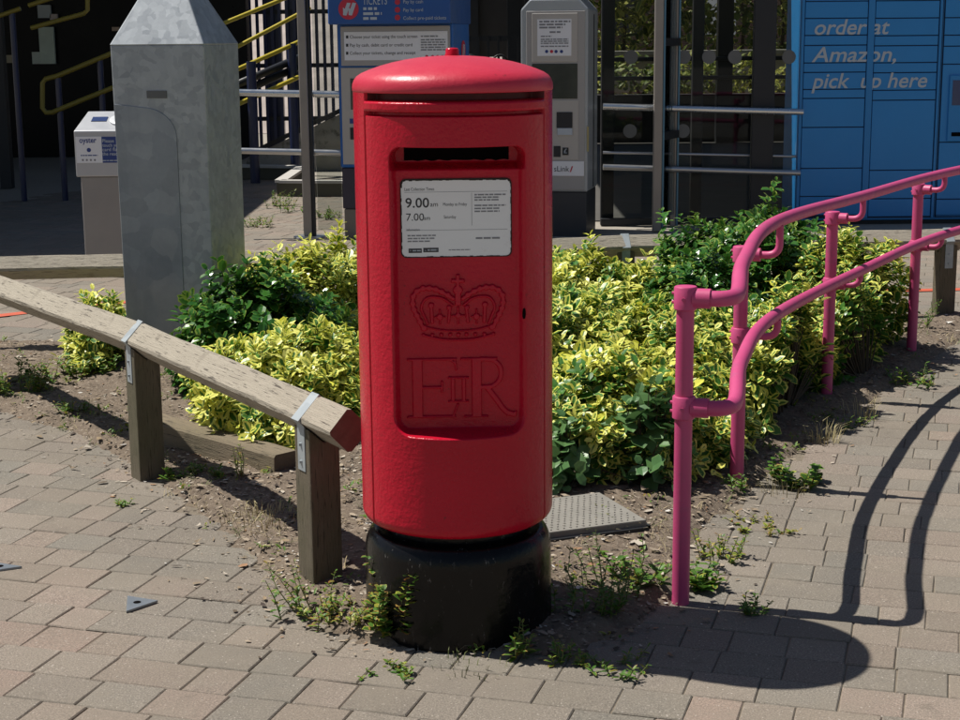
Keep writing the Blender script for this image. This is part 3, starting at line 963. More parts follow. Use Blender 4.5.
FR1 = Vector((-0.352, 4.135, 0.486)); FR2 = Vector((-1.181, 5.44, 0.498)); FR3 = Vector((-2.35, 7.09, 0.497))
kf = thing('knee_rail_fence', 'low weathered timber rail fence ending beside the red post box', 'fence', (-0.46, 4.30, 0), 'timber knee rails round the planting bed')
DG = 0.128
beam('rail', FR1, FR2 + (FR2 - FR1).normalized() * 0.012, DG, WOOD_BEAM, kf)
beam('rail', FR2 + (FR3 - FR2).normalized() * 0.015, FR3, DG, WOOD_BEAM, kf)
d1 = FR2 - FR1
rail_post(kf, -0.458, 4.302, d1, 0.4865, DG)
rail_post(kf, -1.181, 5.44, d1, 0.498, DG)
d2 = FR3 - FR2
rail_post(kf, -2.2, 6.878, d2, 0.4975, DG)

kb = thing('knee_rail_fence', 'low weathered timber rail fence behind the shrubs along the station forecourt', 'fence', (0.77, 8.35, 0), 'timber knee rails round the planting bed')
BR = [Vector(p) for p in ((-4.6, 7.62, 0.425), (-2.55, 7.745, 0.428), (-0.62, 7.93, 0.43), (0.77, 8.345, 0.435), (2.60, 8.53, 0.43))]
for a, b in zip(BR[:-1], BR[1:]): beam('rail', a + (b - a).normalized() * 0.008, b - (b - a).normalized() * 0.002, DG, WOOD_BEAM, kb)
for p, d in ((BR[2], BR[3] - BR[1]), (BR[3], BR[4] - BR[3]), (Vector((2.525, 8.52, 0.43)), BR[4] - BR[3])): rail_post(kb, p.x, p.y, d, p.z, DG)
rail_post(kb, -2.55, 7.745, (1, .07), 0.428, DG) if False else None

# ------------------------------------------------------------------ pink double handrail
ph = thing('pink_handrail', 'pink tubular double handrail curving up the brick path beside the shrubs', 'handrail', (0.541, 4.112, 0))
PPOS = [Vector(p) for p in ((0.541, 4.112, 0), (0.880, 5.272, 0), (1.468, 6.562, 0), (2.085, 7.52, 0), (2.86, 8.40, 0), (3.75, 9.25, 0))]
tang = []
for i in range(len(PPOS)):
    a = PPOS[max(i - 1, 0)]; b = PPOS[min(i + 1, len(PPOS) - 1)]; tang.append((b - a).normalized())
nrm_ = [Vector((t.y, -t.x, 0)) for t in tang]
ZU, ZL, OFF = 0.842, 0.548, 0.125
# heights along the posts: rails swing up after the first post; collars of the brackets sit lower
RAIL_Z = {ZU: (0.842, 0.912, 0.870, 0.880, 0.90, 0.92), ZL: (0.548, 0.596, 0.560, 0.588, 0.60, 0.62)}
COLLAR_Z = {ZU: (0.842, 0.800, 0.774, 0.799, 0.82, 0.84), ZL: (0.548, 0.524, 0.498, 0.530, 0.55, 0.57)}


def spline3(P, n=14):
    out = []
    P = [Vector(p) for p in P]; P = [2 * P[0] - P[1]] + P + [2 * P[-1] - P[-2]]
    for i in range(1, len(P) - 2):
        for k in range(n):
            t = k / n
            out.append(0.5 * ((2 * P[i]) + (-P[i - 1] + P[i + 1]) * t + (2 * P[i - 1] - 5 * P[i] + 4 * P[i + 1] - P[i + 2]) * t * t + (-P[i - 1] + 3 * P[i] - 3 * P[i + 1] + P[i + 2]) * t ** 3))
    out.append(P[-2]); return out


def arc(a, corner, b, n=8):
    """round bend from a to b with the given corner point (quadratic)"""
    return [a * (1 - t) ** 2 + corner * 2 * t * (1 - t) + b * t * t for t in [k / n for k in range(n + 1)]]


for z in (ZU, ZL):
    off = [p + n * OFF + Vector((0, 0, k)) for p, n, k in zip(PPOS, nrm_, RAIL_Z[z])]
    n0 = nrm_[0]; t0 = tang[0]
    st = PPOS[0] + Vector((0, 0, z)) + n0 * 0.05
    cor = PPOS[0] + n0 * OFF + Vector((0, 0, z))
    e1 = cor - n0 * 0.062; e2 = cor + t0 * 0.075
    pts = [st, e1] + arc(e1, cor, e2)[1:] + spline3([e2 + t0 * 0.03 + Vector((0, 0, 0.006)), Vector((0.768, 4.55, z + 0.040)), off[1] + Vector((-0.012, 0, 0))] + off[2:], 16)
    part('rail', MB().tube(pts, 0.0212, 20), PINK, ph, smooth=True, auto=50)
    # collar and spigot at the first post
for i, p in enumerate(PPOS):
    top = 0.868 if i == 0 else COLLAR_Z[ZU][i] + 0.027
    po = part('post', MB().tube([p + Vector((0, 0, -0.1)), p + Vector((0, 0, top - 0.01))], 0.0238, 24), PINK, ph, smooth=True, auto=50)
    for z0_ in (ZU, ZL):
        z = RAIL_Z[z0_][i]
        zc_ = COLLAR_Z[z0_][i]
        mb = MB(); hh = 0.031 if i == 0 else 0.027
        mb.lathe([(0.0275, zc_ - hh), (0.0305, zc_ - hh + 0.003), (0.0305, zc_ + hh - 0.003), (0.028, zc_ + hh), (0.004, zc_ + hh + (0.002 if z0_ == ZU else 0))], 26, (p.x, p.y))
        n = nrm_[i]
        if i == 0:
            a = p + n * 0.02 + Vector((0, 0, zc_)); mb.tube([a, p + n * 0.066 + Vector((0, 0, zc_))], 0.0265, 20)
        else:
            a = p + n * 0.02 + Vector((0, 0, zc_)); mb.tube([a, p + n * 0.062 + Vector((0, 0, zc_))], 0.0225, 18)
        for dz_s in (-0.012, 0.012):                    # grub screws
            q = Vector((p.x, p.y, zc_ + dz_s)) - n * 0.030; mb.tube([q, q - n * 0.006], 0.0045, 8)
        q = Vector((p.x, p.y, zc_)) - tang[i] * 0.030; mb.tube([q, q - tang[i] * 0.005], 0.005, 8)
        part('collar', mb, PINK, po, smooth=True, auto=40)
        if i > 0:
            c_ = p + n * OFF + Vector((0, 0, zc_)); a = p + n * 0.055 + Vector((0, 0, zc_)); b1_ = c_ - n * 0.045; b2_ = c_ + Vector((0, 0, 0.040))
            part('bracket', MB().tube([a, b1_] + arc(b1_, c_, b2_)[1:] + [p + n * OFF + Vector((0, 0, z - 0.012))], 0.0125, 16), PINK, ph, smooth=True, auto=50)

# ------------------------------------------------------------------ galvanised bollard
bo = thing('steel_bollard', 'wide square galvanised steel bollard with a pyramid top behind the timber rail', 'bollard', (-1.2, 7.1, 0))
S_ = 0.44; fa = math.radians(11.5)
c0_ = Vector((-1.200, 7.10, 0)); dl = Vector((-math.cos(fa), math.sin(fa), 0)); dr = Vector((math.sin(fa), math.cos(fa), 0))
ctr = c0_ + dl * S_ / 2 + dr * S_ / 2


def sq(k, z): return [ctr + (-dl - dr) * S_ / 2 * k + Vector((0, 0, z)), ctr + (dl - dr) * S_ / 2 * k + Vector((0, 0, z)), ctr + (dl + dr) * S_ / 2 * k + Vector((0, 0, z)), ctr + (-dl + dr) * S_ / 2 * k + Vector((0, 0, z))]


mb = MB()
vs = sq(0.975, -0.1) + sq(1.0, 1.503)
mb.add(vs, [(0, 1, 5, 4), (1, 2, 6, 5), (2, 3, 7, 6), (3, 0, 4, 7), (3, 2, 1, 0), (4, 5, 6, 7)])
part('body', mb, GALV, bo, bevel=0.006, segs=3)
mb = MB()
vs = sq(1.006, 1.500) + sq(1.006, 1.506) + sq(0.04, 1.925)
fs = []
for l in (0, 4):
    for k in range(4): k2 = (k + 1) % 4; fs.append((l + k, l + k2, l + 4 + k2, l + 4 + k))
fs += [(3, 2, 1, 0), (8, 9, 10, 11)]
mb.add(vs, fs)
part('pyramid_cap', mb, GALV, bo, bevel=0.006, segs=3)
fn = -dr                                                     # outward normal of the front face
def on_front(u, z, o=0.004, k=None):                          # u from the right-hand corner towards the left one
    kk = 0.975 + 0.025 * (z / 1.503)
    return ctr + (-dl) * S_ / 2 * kk + dl * u * kk - dr * S_ / 2 * kk + fn * o + Vector((0, 0, z))
mb = MB()
poly = [on_front(S_ - 0.004, 0.05), on_front(0.145, 0.05), on_front(0.145, 1.10)]
for k in range(9):
    a = math.radians(90 * k / 8); poly.append(on_front(0.145 + 0.16 * (1 - math.cos(a)), 1.10 + 0.13 * math.sin(a)))
poly += [on_front(S_ - 0.004, 1.245)]
mb.prism(poly, Vector(), -fn * 0.006)
part('access_panel', mb, galv('panel_steel', (0.16, 0.185, 0.215), (0.34, 0.375, 0.41), 0.5, 0.5, 11), bo, bevel=0.0015)
mb = MB()
mb.add([on_front(S_ * f, z, 0.004) for f, z in ((0.63, 1.27), (0.415, 1.27), (0.415, 1.303), (0.63, 1.303))] + [on_front(S_ * f, z, -0.001) for f, z in ((0.63, 1.27), (0.415, 1.27), (0.415, 1.303), (0.63, 1.303))],
       [(0, 1, 2, 3), (0, 4, 5, 1), (1, 5, 6, 2), (2, 6, 7, 3), (3, 7, 4, 0)])
tagp = part('maker_tag', mb, simple('tag_metal', (0.12, 0.125, 0.13), 0.5, 0.4), bo)

# ------------------------------------------------------------------ access cover in the bed
mb = MB()
mc = [Vector(p) for p in ((0.505, 4.665, 0), (0.386, 4.972, 0), (-0.02, 4.815, 0), (0.10, 4.508, 0))]
cov = thing('access_cover', 'grey raised-tread access cover lying in the soil behind the post box', 'manhole cover', (0.24, 4.74, 0))
eu = (mc[0] - mc[3]); ev = (mc[2] - mc[3]); o_ = mc[3]
vs = []
for z, k in ((0.0, 0), (0.046, 0), (0.049, 0.004)):
    for a, b in ((k, k), (1 - k, k), (1 - k, 1 - k), (k, 1 - k)): vs.append(o_ + eu * a + ev * b + Vector((0, 0, z)))
fs = []
for l in (0, 4):
    for q in range(4): fs.append((l + q, l + (q + 1) % 4, l + 4 + (q + 1) % 4, l + 4 + q))
fs.append((8, 9, 10, 11)); mb.add(vs, fs)
cov.location.z = 0.0
COVM = simple('cover_concrete', (0.21, 0.20, 0.175), 0.8, 0, 0.25, 12, bump=0.2)
part('cover_plate', mb, COVM, cov)
mb = MB()
for i in range(19):
    for j in range(14):
        a = (i + 0.8 + 0.5 * (j % 2)) / 20.4; b = (j + 0.8) / 14.8
        p = o_ + eu * a + ev * b + Vector((0, 0, 0.0488)); r = 0.0062
        d_ = (eu.normalized() + ev.normalized() * (1 if (i + j) % 2 else -1)).normalized(); e_ = Vector((-d_.y, d_.x, 0))
        q = [p + d_ * r, p + e_ * r * .6, p - d_ * r, p - e_ * r * .6]
        tp = [p + d_ * r * .6 + Vector((0, 0, .003)), p + e_ * r * .35 + Vector((0, 0, .003)), p - d_ * r * .6 + Vector((0, 0, .003)), p - e_ * r * .35 + Vector((0, 0, .003))]
        mb.add(q + tp, [(0, 1, 5, 4), (1, 2, 6, 5), (2, 3, 7, 6), (3, 0, 4, 7), (4, 5, 6, 7)])
part('raised_tread', mb, COVM, cov)
mb = MB()
for a, b in ((mc[3], mc[0]), (mc[0], mc[1]), (mc[1], mc[2]), (mc[2], mc[3])):
    d_ = (b - a).normalized(); n_v = Vector((d_.y, -d_.x, 0))
    mb.add([a - d_ * .0 + n_v * .004, b + n_v * .004, b + n_v * .016, a + n_v * .016] , [(0, 1, 2, 3)])
    for i in range(4): v_ = mb.v[-4 + i]; mb.v[-4 + i] = (v_[0], v_[1], 0.030)
    mb.add([tuple(a + n_v * .016)[:2] + (0.03,), tuple(b + n_v * .016)[:2] + (0.03,), tuple(b + n_v * .016)[:2] + (-0.02,), tuple(a + n_v * .016)[:2] + (-0.02,)], [(0, 3, 2, 1)])
part('cover_frame', mb, DARKMETAL, cov)
cov.location.z = 0.016

# ------------------------------------------------------------------ timber edging lying behind the rail
ed = beam('edging_timber', (-1.30, 5.95, 0.06), (-0.68, 5.36, 0.052), 0.155, WOOD_EDGE, None)
ed.rotation_euler.rotate_axis('X', math.radians(45))
tag(ed, 'low timber edging lying on the soil under the yellow shrub', 'edging')

# ------------------------------------------------------------------ recessed cover in the paving with steel corners
rcv = thing('recessed_cover', 'paved-in drain cover with steel corner triangles in the left brick paving', 'drain cover', (-1.2, 4.15, 0))
CORN = simple('corner_steel', (0.24, 0.27, 0.30), 0.4, 0.5, 0.2, 20)
for T3 in (((-0.985, 4.190), (-0.893, 4.150), (-0.962, 4.068)), ((-1.46, 4.50), (-1.352, 4.452), (-1.44, 4.41))):
    mb = MB(); P = [Vector((*p, 0.001)) for p in T3]
    mb.prism(P, Vector((0, 0, 0)), Vector((0, 0, 0.006)))
    cp = part('corner_plate', mb, CORN, rcv)
    g_ = (P[0] + P[1] + P[2]) / 3
    mb = MB(); mb.lathe([(0.011, 0.0072), (0.010, 0.0080)], 14, (g_.x, g_.y))
    part('lifting_hole', mb, DARK, cp)

# ------------------------------------------------------------------ leaves
def unit(a): return a / np.maximum(np.linalg.norm(a, axis=1, keepdims=True), 1e-9)


LT = np.array([[0, 0], [.30, -.92], [.32, 0], [.30, .92], [.74, -.90], [.76, 0], [.74, .90], [1.0, 0]])
LB = np.array([.4, 1, 0, 1, 1, .12, 1, 1.0])
LF = [(0, 2, 1), (0, 3, 2), (1, 2, 5, 4), (2, 3, 6, 5), (4, 5, 7), (5, 6, 7)]


def leaf_arrays(pos, d, up, ln, wd, var, tone, fold=0.22, droop=0.18):
    """N leaves, each eight vertices: folded along the midrib, tip curved over"""
    N = len(pos)
    d = unit(d); s = unit(np.cross(d, up)); u = np.cross(s, d)
    V = np.zeros((N, 8, 3)); Cc = np.zeros((N, 8, 4))
    for k in range(8):
        t, w = LT[k]
        V[:, k] = pos + d * (ln * t)[:, None] + s * (wd * 0.5 * w)[:, None] + u * (np.abs(w) * wd * 0.5 * fold - droop * ln * t * t)[:, None]
        Cc[:, k, 0] = var; Cc[:, k, 1] = tone; Cc[:, k, 2] = LB[k]; Cc[:, k, 3] = 1
    return V.reshape(-1, 3), Cc.reshape(-1, 4)


def leaf_faces(N):
    F = []
    for k in range(N):
        o = 8 * k; F.extend([tuple(o + i for i in f) for f in LF])
    return F


def shoots_to_leaves(tip, axis, n_per, length, ln, wd, var_tip, rs, flat=0.5, ln_j=0.25):
    """leaves in opposite pairs round each shoot; tips carry the palest leaves"""
    N = len(tip)
    axis = unit(axis)
    ref = np.where(np.abs(axis[:, 2:3]) > 0.9, np.array([[1.0, 0, 0]]), np.array([[0, 0, 1.0]]))
    a = unit(np.cross(axis, ref)); b = np.cross(axis, a)
    out = []
    tw0 = rs.uniform(0, 2 * PI, N); tone0 = rs.uniform(0, 1, N)
    for k in range(n_per):
        f = (k // 2) / max(1, (n_per / 2 - 1))             # 0 at the tip, 1 at the foot of the shoot
        tw = tw0 + (k % 2) * PI + (k // 2) * PI / 2 + rs.normal(0, 0.25, N)
        side = a * np.cos(tw)[:, None] + b * np.sin(tw)[:, None]
        el = 0.72 - 0.62 * f
        el = np.clip(el + rs.normal(0, 0.22, N), -0.3, 1.4)
        dd = side * np.cos(el)[:, None] + axis * np.sin(el)[:, None]
        dd[:, 2] += rs.normal(0, 0.12, N)
        pos = tip - axis * (length * f * rs.uniform(0.85, 1.1, N))[:, None] + side * 0.004
        sz = rs.uniform(1 - ln_j, 1 + ln_j, N) * (0.62 + 0.5 * min(1, f * 2.2))
        var = np.clip(var_tip * (1.12 - 0.42 * f) + rs.normal(0, 0.09, N), 0, 1)
        up = axis * 0.8 + np.array([[0, 0, 0.6]]) - side * 0.2
        out.append((pos, dd, up, ln * sz, wd * sz * rs.uniform(0.85, 1.15, N), var, np.clip(tone0 * 0.6 + rs.uniform(0, 0.4, N), 0, 1)))
    return [np.concatenate([o[i] for o in out]) for i in range(7)]


def behind_rail(x, y, z):
    """the shrubs are clipped back to the line of the handrail posts"""
    xp = np.interp(y, [p.y for p in PPOS], [p.x for p in PPOS])
    return x < xp - 0.045 + 0.03 * lumps(x, y, 3)


def shrub(name, label, cat, group, c, rx, ry, h, n, var, ln=0.042, wd=0.021, mat=None, seed=1, rot=0.0, n_per=12, spire=0.0, var_sd=0.18, lump=0.16, zmin=0.02, cut=None):
    """mound of leafy shoots on twigs"""
    rs = np.random.RandomState(seed); cut = cut or behind_rail
    if mat is None: var -= 0.14; var_sd += 0.05; ln *= 1.12; wd *= 1.12; n = int(n * 0.92)
    t = thing(name, label, cat, (c[0], c[1], float(soil_z(np.array([c[0]]), np.array([c[1]]))[0])), group)
    az = rs.uniform(0, 2 * PI, n); sn = rs.uniform(0, 1, n) ** 0.85; cn = np.sqrt(1 - sn ** 2)
    nx_, ny_, nz_ = cn * np.cos(az), cn * np.sin(az), sn
    k = (0.80 + 0.22 * rs.uniform(0, 1, n)) * (1 + lump * lumps(nx_ * 0.55 + c[0], ny_ * 0.55 + c[1], 1.5, seed) + lump * 0.6 * np.sin(nz_ * 9 + az * 3 + seed))
    x, y, z = nx_ * rx * k, ny_ * ry * k, np.maximum(nz_ * h * k, zmin)
    z = z + spire * (rs.uniform(0, 1, n) ** 6) * (nz_ > 0.5)
    cr, sr = math.cos(rot), math.sin(rot)
    X, Y_ = x * cr - y * sr, x * sr + y * cr
    ax = np.column_stack([nx_ * cr - ny_ * sr, nx_ * sr + ny_ * cr, nz_ * 0.8 + 0.45]) + rs.normal(0, 0.28, (n, 3))
    tip = np.column_stack([X, Y_, z])
    wx, wy = X + c[0], Y_ + c[1]
    ok = np.ones(n, bool) if cut is None else cut(wx, wy, z)
    tip, ax = tip[ok], ax[ok]
    m_ = len(tip)
    vt = np.clip(var + rs.normal(0, var_sd, m_) + 0.12 * lumps(wx[ok], wy[ok], 1.2, seed), 0, 1)
    L = shoots_to_leaves(tip, ax, n_per, 0.085 * ln / 0.042, ln, wd, vt, rs)
    keep_ = L[0][:, 2] > 0.004
    L = [q[keep_] for q in L]
    V, Cc = leaf_arrays(*L)
    link_mesh('foliage', np_mesh('foliage', V, leaf_faces(len(L[0])), Cc), mat or VARIEG, t)
    mb = MB(); sel = rs.permutation(m_)[:min(m_, 90)]
    for i in sel:
        p = tip[i]; f0 = Vector((p[0] * 0.25, p[1] * 0.25, 0.0)); q = Vector(p); mid = f0.lerp(q, 0.55) + Vector((0, 0, 0.03))
        mb.tube([f0, mid, q], [0.004, 0.003, 0.0015], 5, cap=False)
    part('twigs', mb, STEM, t, local=True)
    return t


GE = 'low evergreen shrubs massed in the bed'
shrub('shrub', 'dark glossy green shrub between the steel bollard and the post box', 'shrub', GE, (-0.93, 6.72), 0.42, 0.38, 0.46, 520, 0.16, 0.0497, 0.0338, GREENLEAF, 2, n_per=12, spire=0.10, var_sd=0.2)
shrub('shrub', 'bright yellow shrub behind the dark green one, right of the steel bollard', 'shrub', GE, (-0.80, 7.65), 0.52, 0.42, 0.50, 520, 0.86, 0.0497, 0.0247, None, 3, spire=0.05)
shrub('shrub', 'small yellow shrub peeping out left of the steel bollard', 'shrub', GE, (-1.78, 7.32), 0.17, 0.30, 0.30, 160, 0.80, 0.0475, 0.0234, None, 4)
shrub('shrub', 'yellow and green shrub right behind the timber rail fence posts', 'shrub', GE, (-0.72, 6.02), 0.42, 0.46, 0.37, 620, 0.80, 0.0486, 0.0260, None, 5)
shrub('shrub', 'variegated shrub half hidden behind the red post box', 'shrub', GE, (-0.13, 6.35), 0.42, 0.5, 0.44, 420, 0.66, 0.0464, 0.0260, None, 6)
shrub('shrub', 'pale yellow shrub seen between post box and pink handrail, at the bed\'s back', 'shrub', GE, (0.52, 7.30), 0.55, 0.60, 0.47, 760, 0.76, 0.0454, 0.0260, None, 7, spire=0.04)
shrub('shrub', 'yellow shrub filling the middle of the bed right of the post box', 'shrub', GE, (0.44, 6.35), 0.46, 0.55, 0.42, 700, 0.68, 0.0454, 0.0273, None, 8)
shrub('shrub', 'variegated yellow-edged shrub at the front beside the first pink post', 'shrub', GE, (0.46, 5.52), 0.36, 0.42, 0.38, 620, 0.64, 0.0486, 0.0312, None, 9, var_sd=0.25)
shrub('shrub', 'tall green shrub with upright shoots in front of the glass screen', 'shrub', GE, (1.32, 7.72), 0.60, 0.52, 0.62, 760, 0.24, 0.0475, 0.0299, GREENLEAF, 10, spire=0.08, var_sd=0.25)
shrub('shrub', 'dark green shrub in the centre of the bed behind the first pink post', 'shrub', GE, (0.98, 6.95), 0.34, 0.36, 0.50, 360, 0.12, 0.0475, 0.0312, GREENLEAF, 11)
shrub('shrub', 'yellow shrub spreading behind the second pink post', 'shrub', GE, (0.80, 6.25), 0.36, 0.44, 0.42, 520, 0.66, 0.0454, 0.0273, None, 12)
shrub('shrub', 'olive and yellow shrub overhanging the path edge between the second and third pink posts', 'shrub', GE, (1.22, 6.25), 0.30, 0.56, 0.46, 640, 0.58, 0.0464, 0.0273, None, 13, rot=-0.48)
shrub('shrub', 'yellow-green shrub behind the third pink post, below the blue locker', 'shrub', GE, (1.75, 7.45), 0.44, 0.44, 0.56, 620, 0.62, 0.0464, 0.0273, None, 14)
shrub('shrub', 'dark green shrub at the path edge between the third and fourth pink posts', 'shrub', GE, (1.74, 6.98), 0.30, 0.42, 0.44, 460, 0.40, 0.0475, 0.0286, None, 15, rot=-0.5, var_sd=0.28)
shrub('shrub', 'low yellow shrub at the path edge, left of the second pink post', 'shrub', GE, (0.74, 5.62), 0.27, 0.36, 0.33, 420, 0.6, 0.047, 0.028, None, 18, rot=-0.4, var_sd=0.25)
shrub('broadleaf_plant', 'low plant with broad blue-green leaves beside the access cover', 'plant', None, (0.28, 5.20), 0.22, 0.20, 0.22, 70, 0.10, 0.068, 0.060, IVYLEAF, 16, n_per=6, var_sd=0.1)
shrub('broadleaf_plant', 'broad-leaved green plant growing through the front yellow shrub', 'plant', None, (0.56, 5.22), 0.16, 0.18, 0.36, 34, 0.12, 0.066, 0.055, IVYLEAF, 17, n_per=6, var_sd=0.1)


# ------------------------------------------------------------------ weeds
def weed(name, label, x, y, h, n_st, ln, wd, seed, var=0.25, spread=0.10, n_lf=10, group=None, mat=None, lean=0.35, z0=None, flowers=0):
    rs = np.random.RandomState(seed); ln *= 1.3; wd *= 1.5; n_lf = int(n_lf * 1.4); n_st = int(n_st * 1.3) + 1
    z = max(0.0, float(soil_z(np.array([x]), np.array([y]))[0])) if z0 is None else z0
    t = thing(name, label, 'weed', (x, y, z), group)
    mb = MB(); P, D, Un, Ln, Wd, Va, To = [], [], [], [], [], [], []
    for s_ in range(n_st):
        az = rs.uniform(0, 2 * PI); r0 = spread * math.sqrt(rs.uniform(0, 1)) * 0.5
        b = Vector((r0 * math.cos(az), r0 * math.sin(az), -0.004))
        hh = h * rs.uniform(0.45, 1.0); ln_ = lean * rs.uniform(0.2, 1.2)
        tp = b + Vector((math.cos(az) * hh * ln_, math.sin(az) * hh * ln_, hh))
        md = b.lerp(tp, 0.5) + Vector((rs.normal(0, 0.08) * hh, rs.normal(0, 0.08) * hh, 0.04 * hh))
        pts = [b, md, tp]
        mb.tube(pts, [0.0019, 0.0015, 0.0008], 5, cap=False)
        for k in range(n_lf):
            f = (k + 0.6) / n_lf
            p = (b.lerp(md, f * 2) if f < 0.5 else md.lerp(tp, f * 2 - 1))
            a = az + k * 2.4 + rs.normal(0, 0.3); el = rs.uniform(0.0, 0.9)
            P.append(p); D.append((math.cos(a) * math.cos(el), math.sin(a) * math.cos(el), math.sin(el))); Un.append((0, 0, 1))
            q = (1.1 - 0.55 * f) * rs.uniform(0.6, 1.25)
            Ln.append(ln * q); Wd.append(wd * q); Va.append(np.clip(var + rs.normal(0, 0.25), 0, 1)); To.append(rs.uniform(0, 1))
    V, Cc = leaf_arrays(np.array([tuple(p) for p in P]), np.array(D), np.array(Un, float), np.array(Ln), np.array(Wd), np.array(Va), np.array(To))
    link_mesh('leaves', np_mesh('leaves', V, leaf_faces(len(P)), Cc), mat or WEEDLEAF, t)
    part('stems', mb, GSTEM, t, local=True)
    return t


def tuft(name, label, x, y, h, n, seed, mat=None, spread=0.05, group=None):
    rs = random.Random(seed)
    z = max(0.0, float(soil_z(np.array([x]), np.array([y]))[0]))
    mb = MB()
    for k in range(n):
        az = rs.uniform(0, 2 * PI); r0 = spread * math.sqrt(rs.random()); hh = h * rs.uniform(0.4, 1); le = rs.uniform(0.1, 0.9)
        b = Vector((r0 * math.cos(az), r0 * math.sin(az), -0.003)); az2 = az + rs.gauss(0, 0.6)
        o_ = Vector((math.cos(az2), math.sin(az2), 0)); s_ = Vector((-o_.y, o_.x, 0)) * 0.0013
        m1 = b + o_ * hh * le * 0.35 + Vector((0, 0, hh * 0.65)); tp = b + o_ * hh * le + Vector((0, 0, hh * (1 - 0.35 * le)))
        mb.add([b - s_, b + s_, m1 + s_ * .8, m1 - s_ * .8, tp], [(0, 1, 2, 3), (3, 2, 4)])
    o = part(name, mb, mat or STRAW, None, local=True)
    o.location = (x, y, z)
    return tag(o, label, 'grass', group)


def gw(px, py): p = G(px, py); return p.x, p.y


W_ = [  # label, foot in the photograph, height, stems, leaf, width, seed, pale share, spread, leaves, lean
    ('bushy lime-green weed against the left front of the black base', (398, 638), 0.19, 30, 0.023, 0.0180, 21, 0.34, 0.13, 18, 0.30),
    ('upright red-tipped weed at the foot of the post box, right of centre', (516, 655), 0.115, 5, 0.026, 0.010, 22, 0.30, 0.06, 7, 0.35),
    ('sprawling weed at the foot of the timber post beside the post box', (318, 618), 0.13, 9, 0.022, 0.008, 23, 0.28, 0.20, 10, 0.7),
    ('reddish low weeds in the dry soil left of the black base', (350, 624), 0.05, 14, 0.018, 0.007, 24, 0.62, 0.22, 8, 0.9),
    ('tall dark weed in the shade right of the black base', (590, 618), 0.15, 10, 0.020, 0.008, 25, 0.06, 0.20, 13, 0.3),
    ('straggly tall weed in the soil below the access cover', (612, 600), 0.17, 6, 0.018, 0.007, 26, 0.10, 0.16, 13, 0.35),
    ('leafy weed left of the first pink post', (640, 590), 0.09, 8, 0.032, 0.016, 27, 0.10, 0.14, 6, 0.7),
    ('low leafy weed just right of the first pink post', (702, 588), 0.065, 7, 0.034, 0.016, 28, 0.10, 0.08, 6, 0.8),
    ('green and rust weed by the path edge behind the first pink post', (720, 560), 0.10, 8, 0.018, 0.008, 29, 0.50, 0.15, 9, 0.5),
    ('small dark weed in the joint where the post box shadow meets the pink post', (753, 612), 0.05, 9, 0.016, 0.006, 30, 0.05, 0.08, 8, 0.7),
    ('clover-like bright green weed at the foot of the second pink post\'s shrub', (795, 485), 0.10, 12, 0.030, 0.026, 31, 0.06, 0.16, 6, 0.6),
    ('trailing reddish weed lying across the edging stones', (760, 527), 0.03, 8, 0.016, 0.007, 32, 0.65, 0.24, 9, 2.4),
    ('green weed at the very foot of the second pink post', (735, 493), 0.06, 6, 0.022, 0.010, 33, 0.05, 0.06, 6, 0.5),
    ('feathery weed in the soil near the third pink post', (838, 425), 0.05, 10, 0.022, 0.008, 34, 0.2, 0.22, 7, 1.0),
    ('green weed between the fourth pink post and the shrub edge', (912, 385), 0.08, 10, 0.026, 0.010, 35, 0.15, 0.25, 8, 0.8),
    ('weedy green clump at the left edge of the bed with red shoots', (18, 395), 0.12, 24, 0.030, 0.012, 36, 0.34, 0.32, 10, 0.6),
    ('bright green clump of weeds behind the one with red shoots', (88, 382), 0.10, 16, 0.034, 0.015, 37, 0.16, 0.26, 8, 0.6),
    ('little weed tuft alone on the bare soil left of the second fence post', (72, 420), 0.06, 8, 0.022, 0.008, 38, 0.20, 0.12, 8, 0.5),
    ('fresh green seedling just right of the second fence post', (175, 484), 0.055, 5, 0.024, 0.009, 39, 0.12, 0.05, 6, 0.3),
    ('fresh green seedling beside the shadow of the rail', (199, 482), 0.055, 4, 0.024, 0.009, 40, 0.15, 0.05, 6, 0.3),
    ('fresh green seedling third along from the second fence post', (219, 487), 0.05, 4, 0.022, 0.009, 41, 0.2, 0.05, 6, 0.3),
    ('dry brown weed stalk in front of the edging timber', (243, 488), 0.12, 4, 0.016, 0.006, 42, 0.55, 0.05, 7, 0.3),
    ('pale weed sprouting from the gap in front of the steel bollard', (152, 352), 0.17, 9, 0.024, 0.006, 43, 0.12, 0.12, 12, 0.25),
    ('tiny weed growing in a joint of the left brick paving', (124, 505), 0.02, 5, 0.016, 0.007, 44, 0.1, 0.04, 5, 0.8),
    ('ground-hugging weed in the joint below the bushy lime weed', (385, 675), 0.022, 8, 0.016, 0.007, 45, 0.2, 0.14, 6, 1.6),
    ('flat grassy weed in the sunlit joint at the right of the box shadow', (612, 668), 0.035, 12, 0.020, 0.006, 46, 0.2, 0.16, 7, 1.2),
    ('single leaning weed stem right of the tall dark weed', (560, 662), 0.06, 4, 0.018, 0.007, 47, 0.2, 0.05, 7, 0.5),
    ('spindly weed in the soil beside the right end of the back rail', (900, 335), 0.16, 9, 0.020, 0.007, 48, 0.2, 0.3, 9, 0.5),
]
for lab, (px, py), h, ns, ln, wd, sdd, var, spr, nl, lean in W_:
    x, y = gw(px, py); weed('weed', lab, x, y, h, ns, ln, wd, sdd, var, spr, nl, 'weeds growing in the bed and the paving joints', lean=lean)
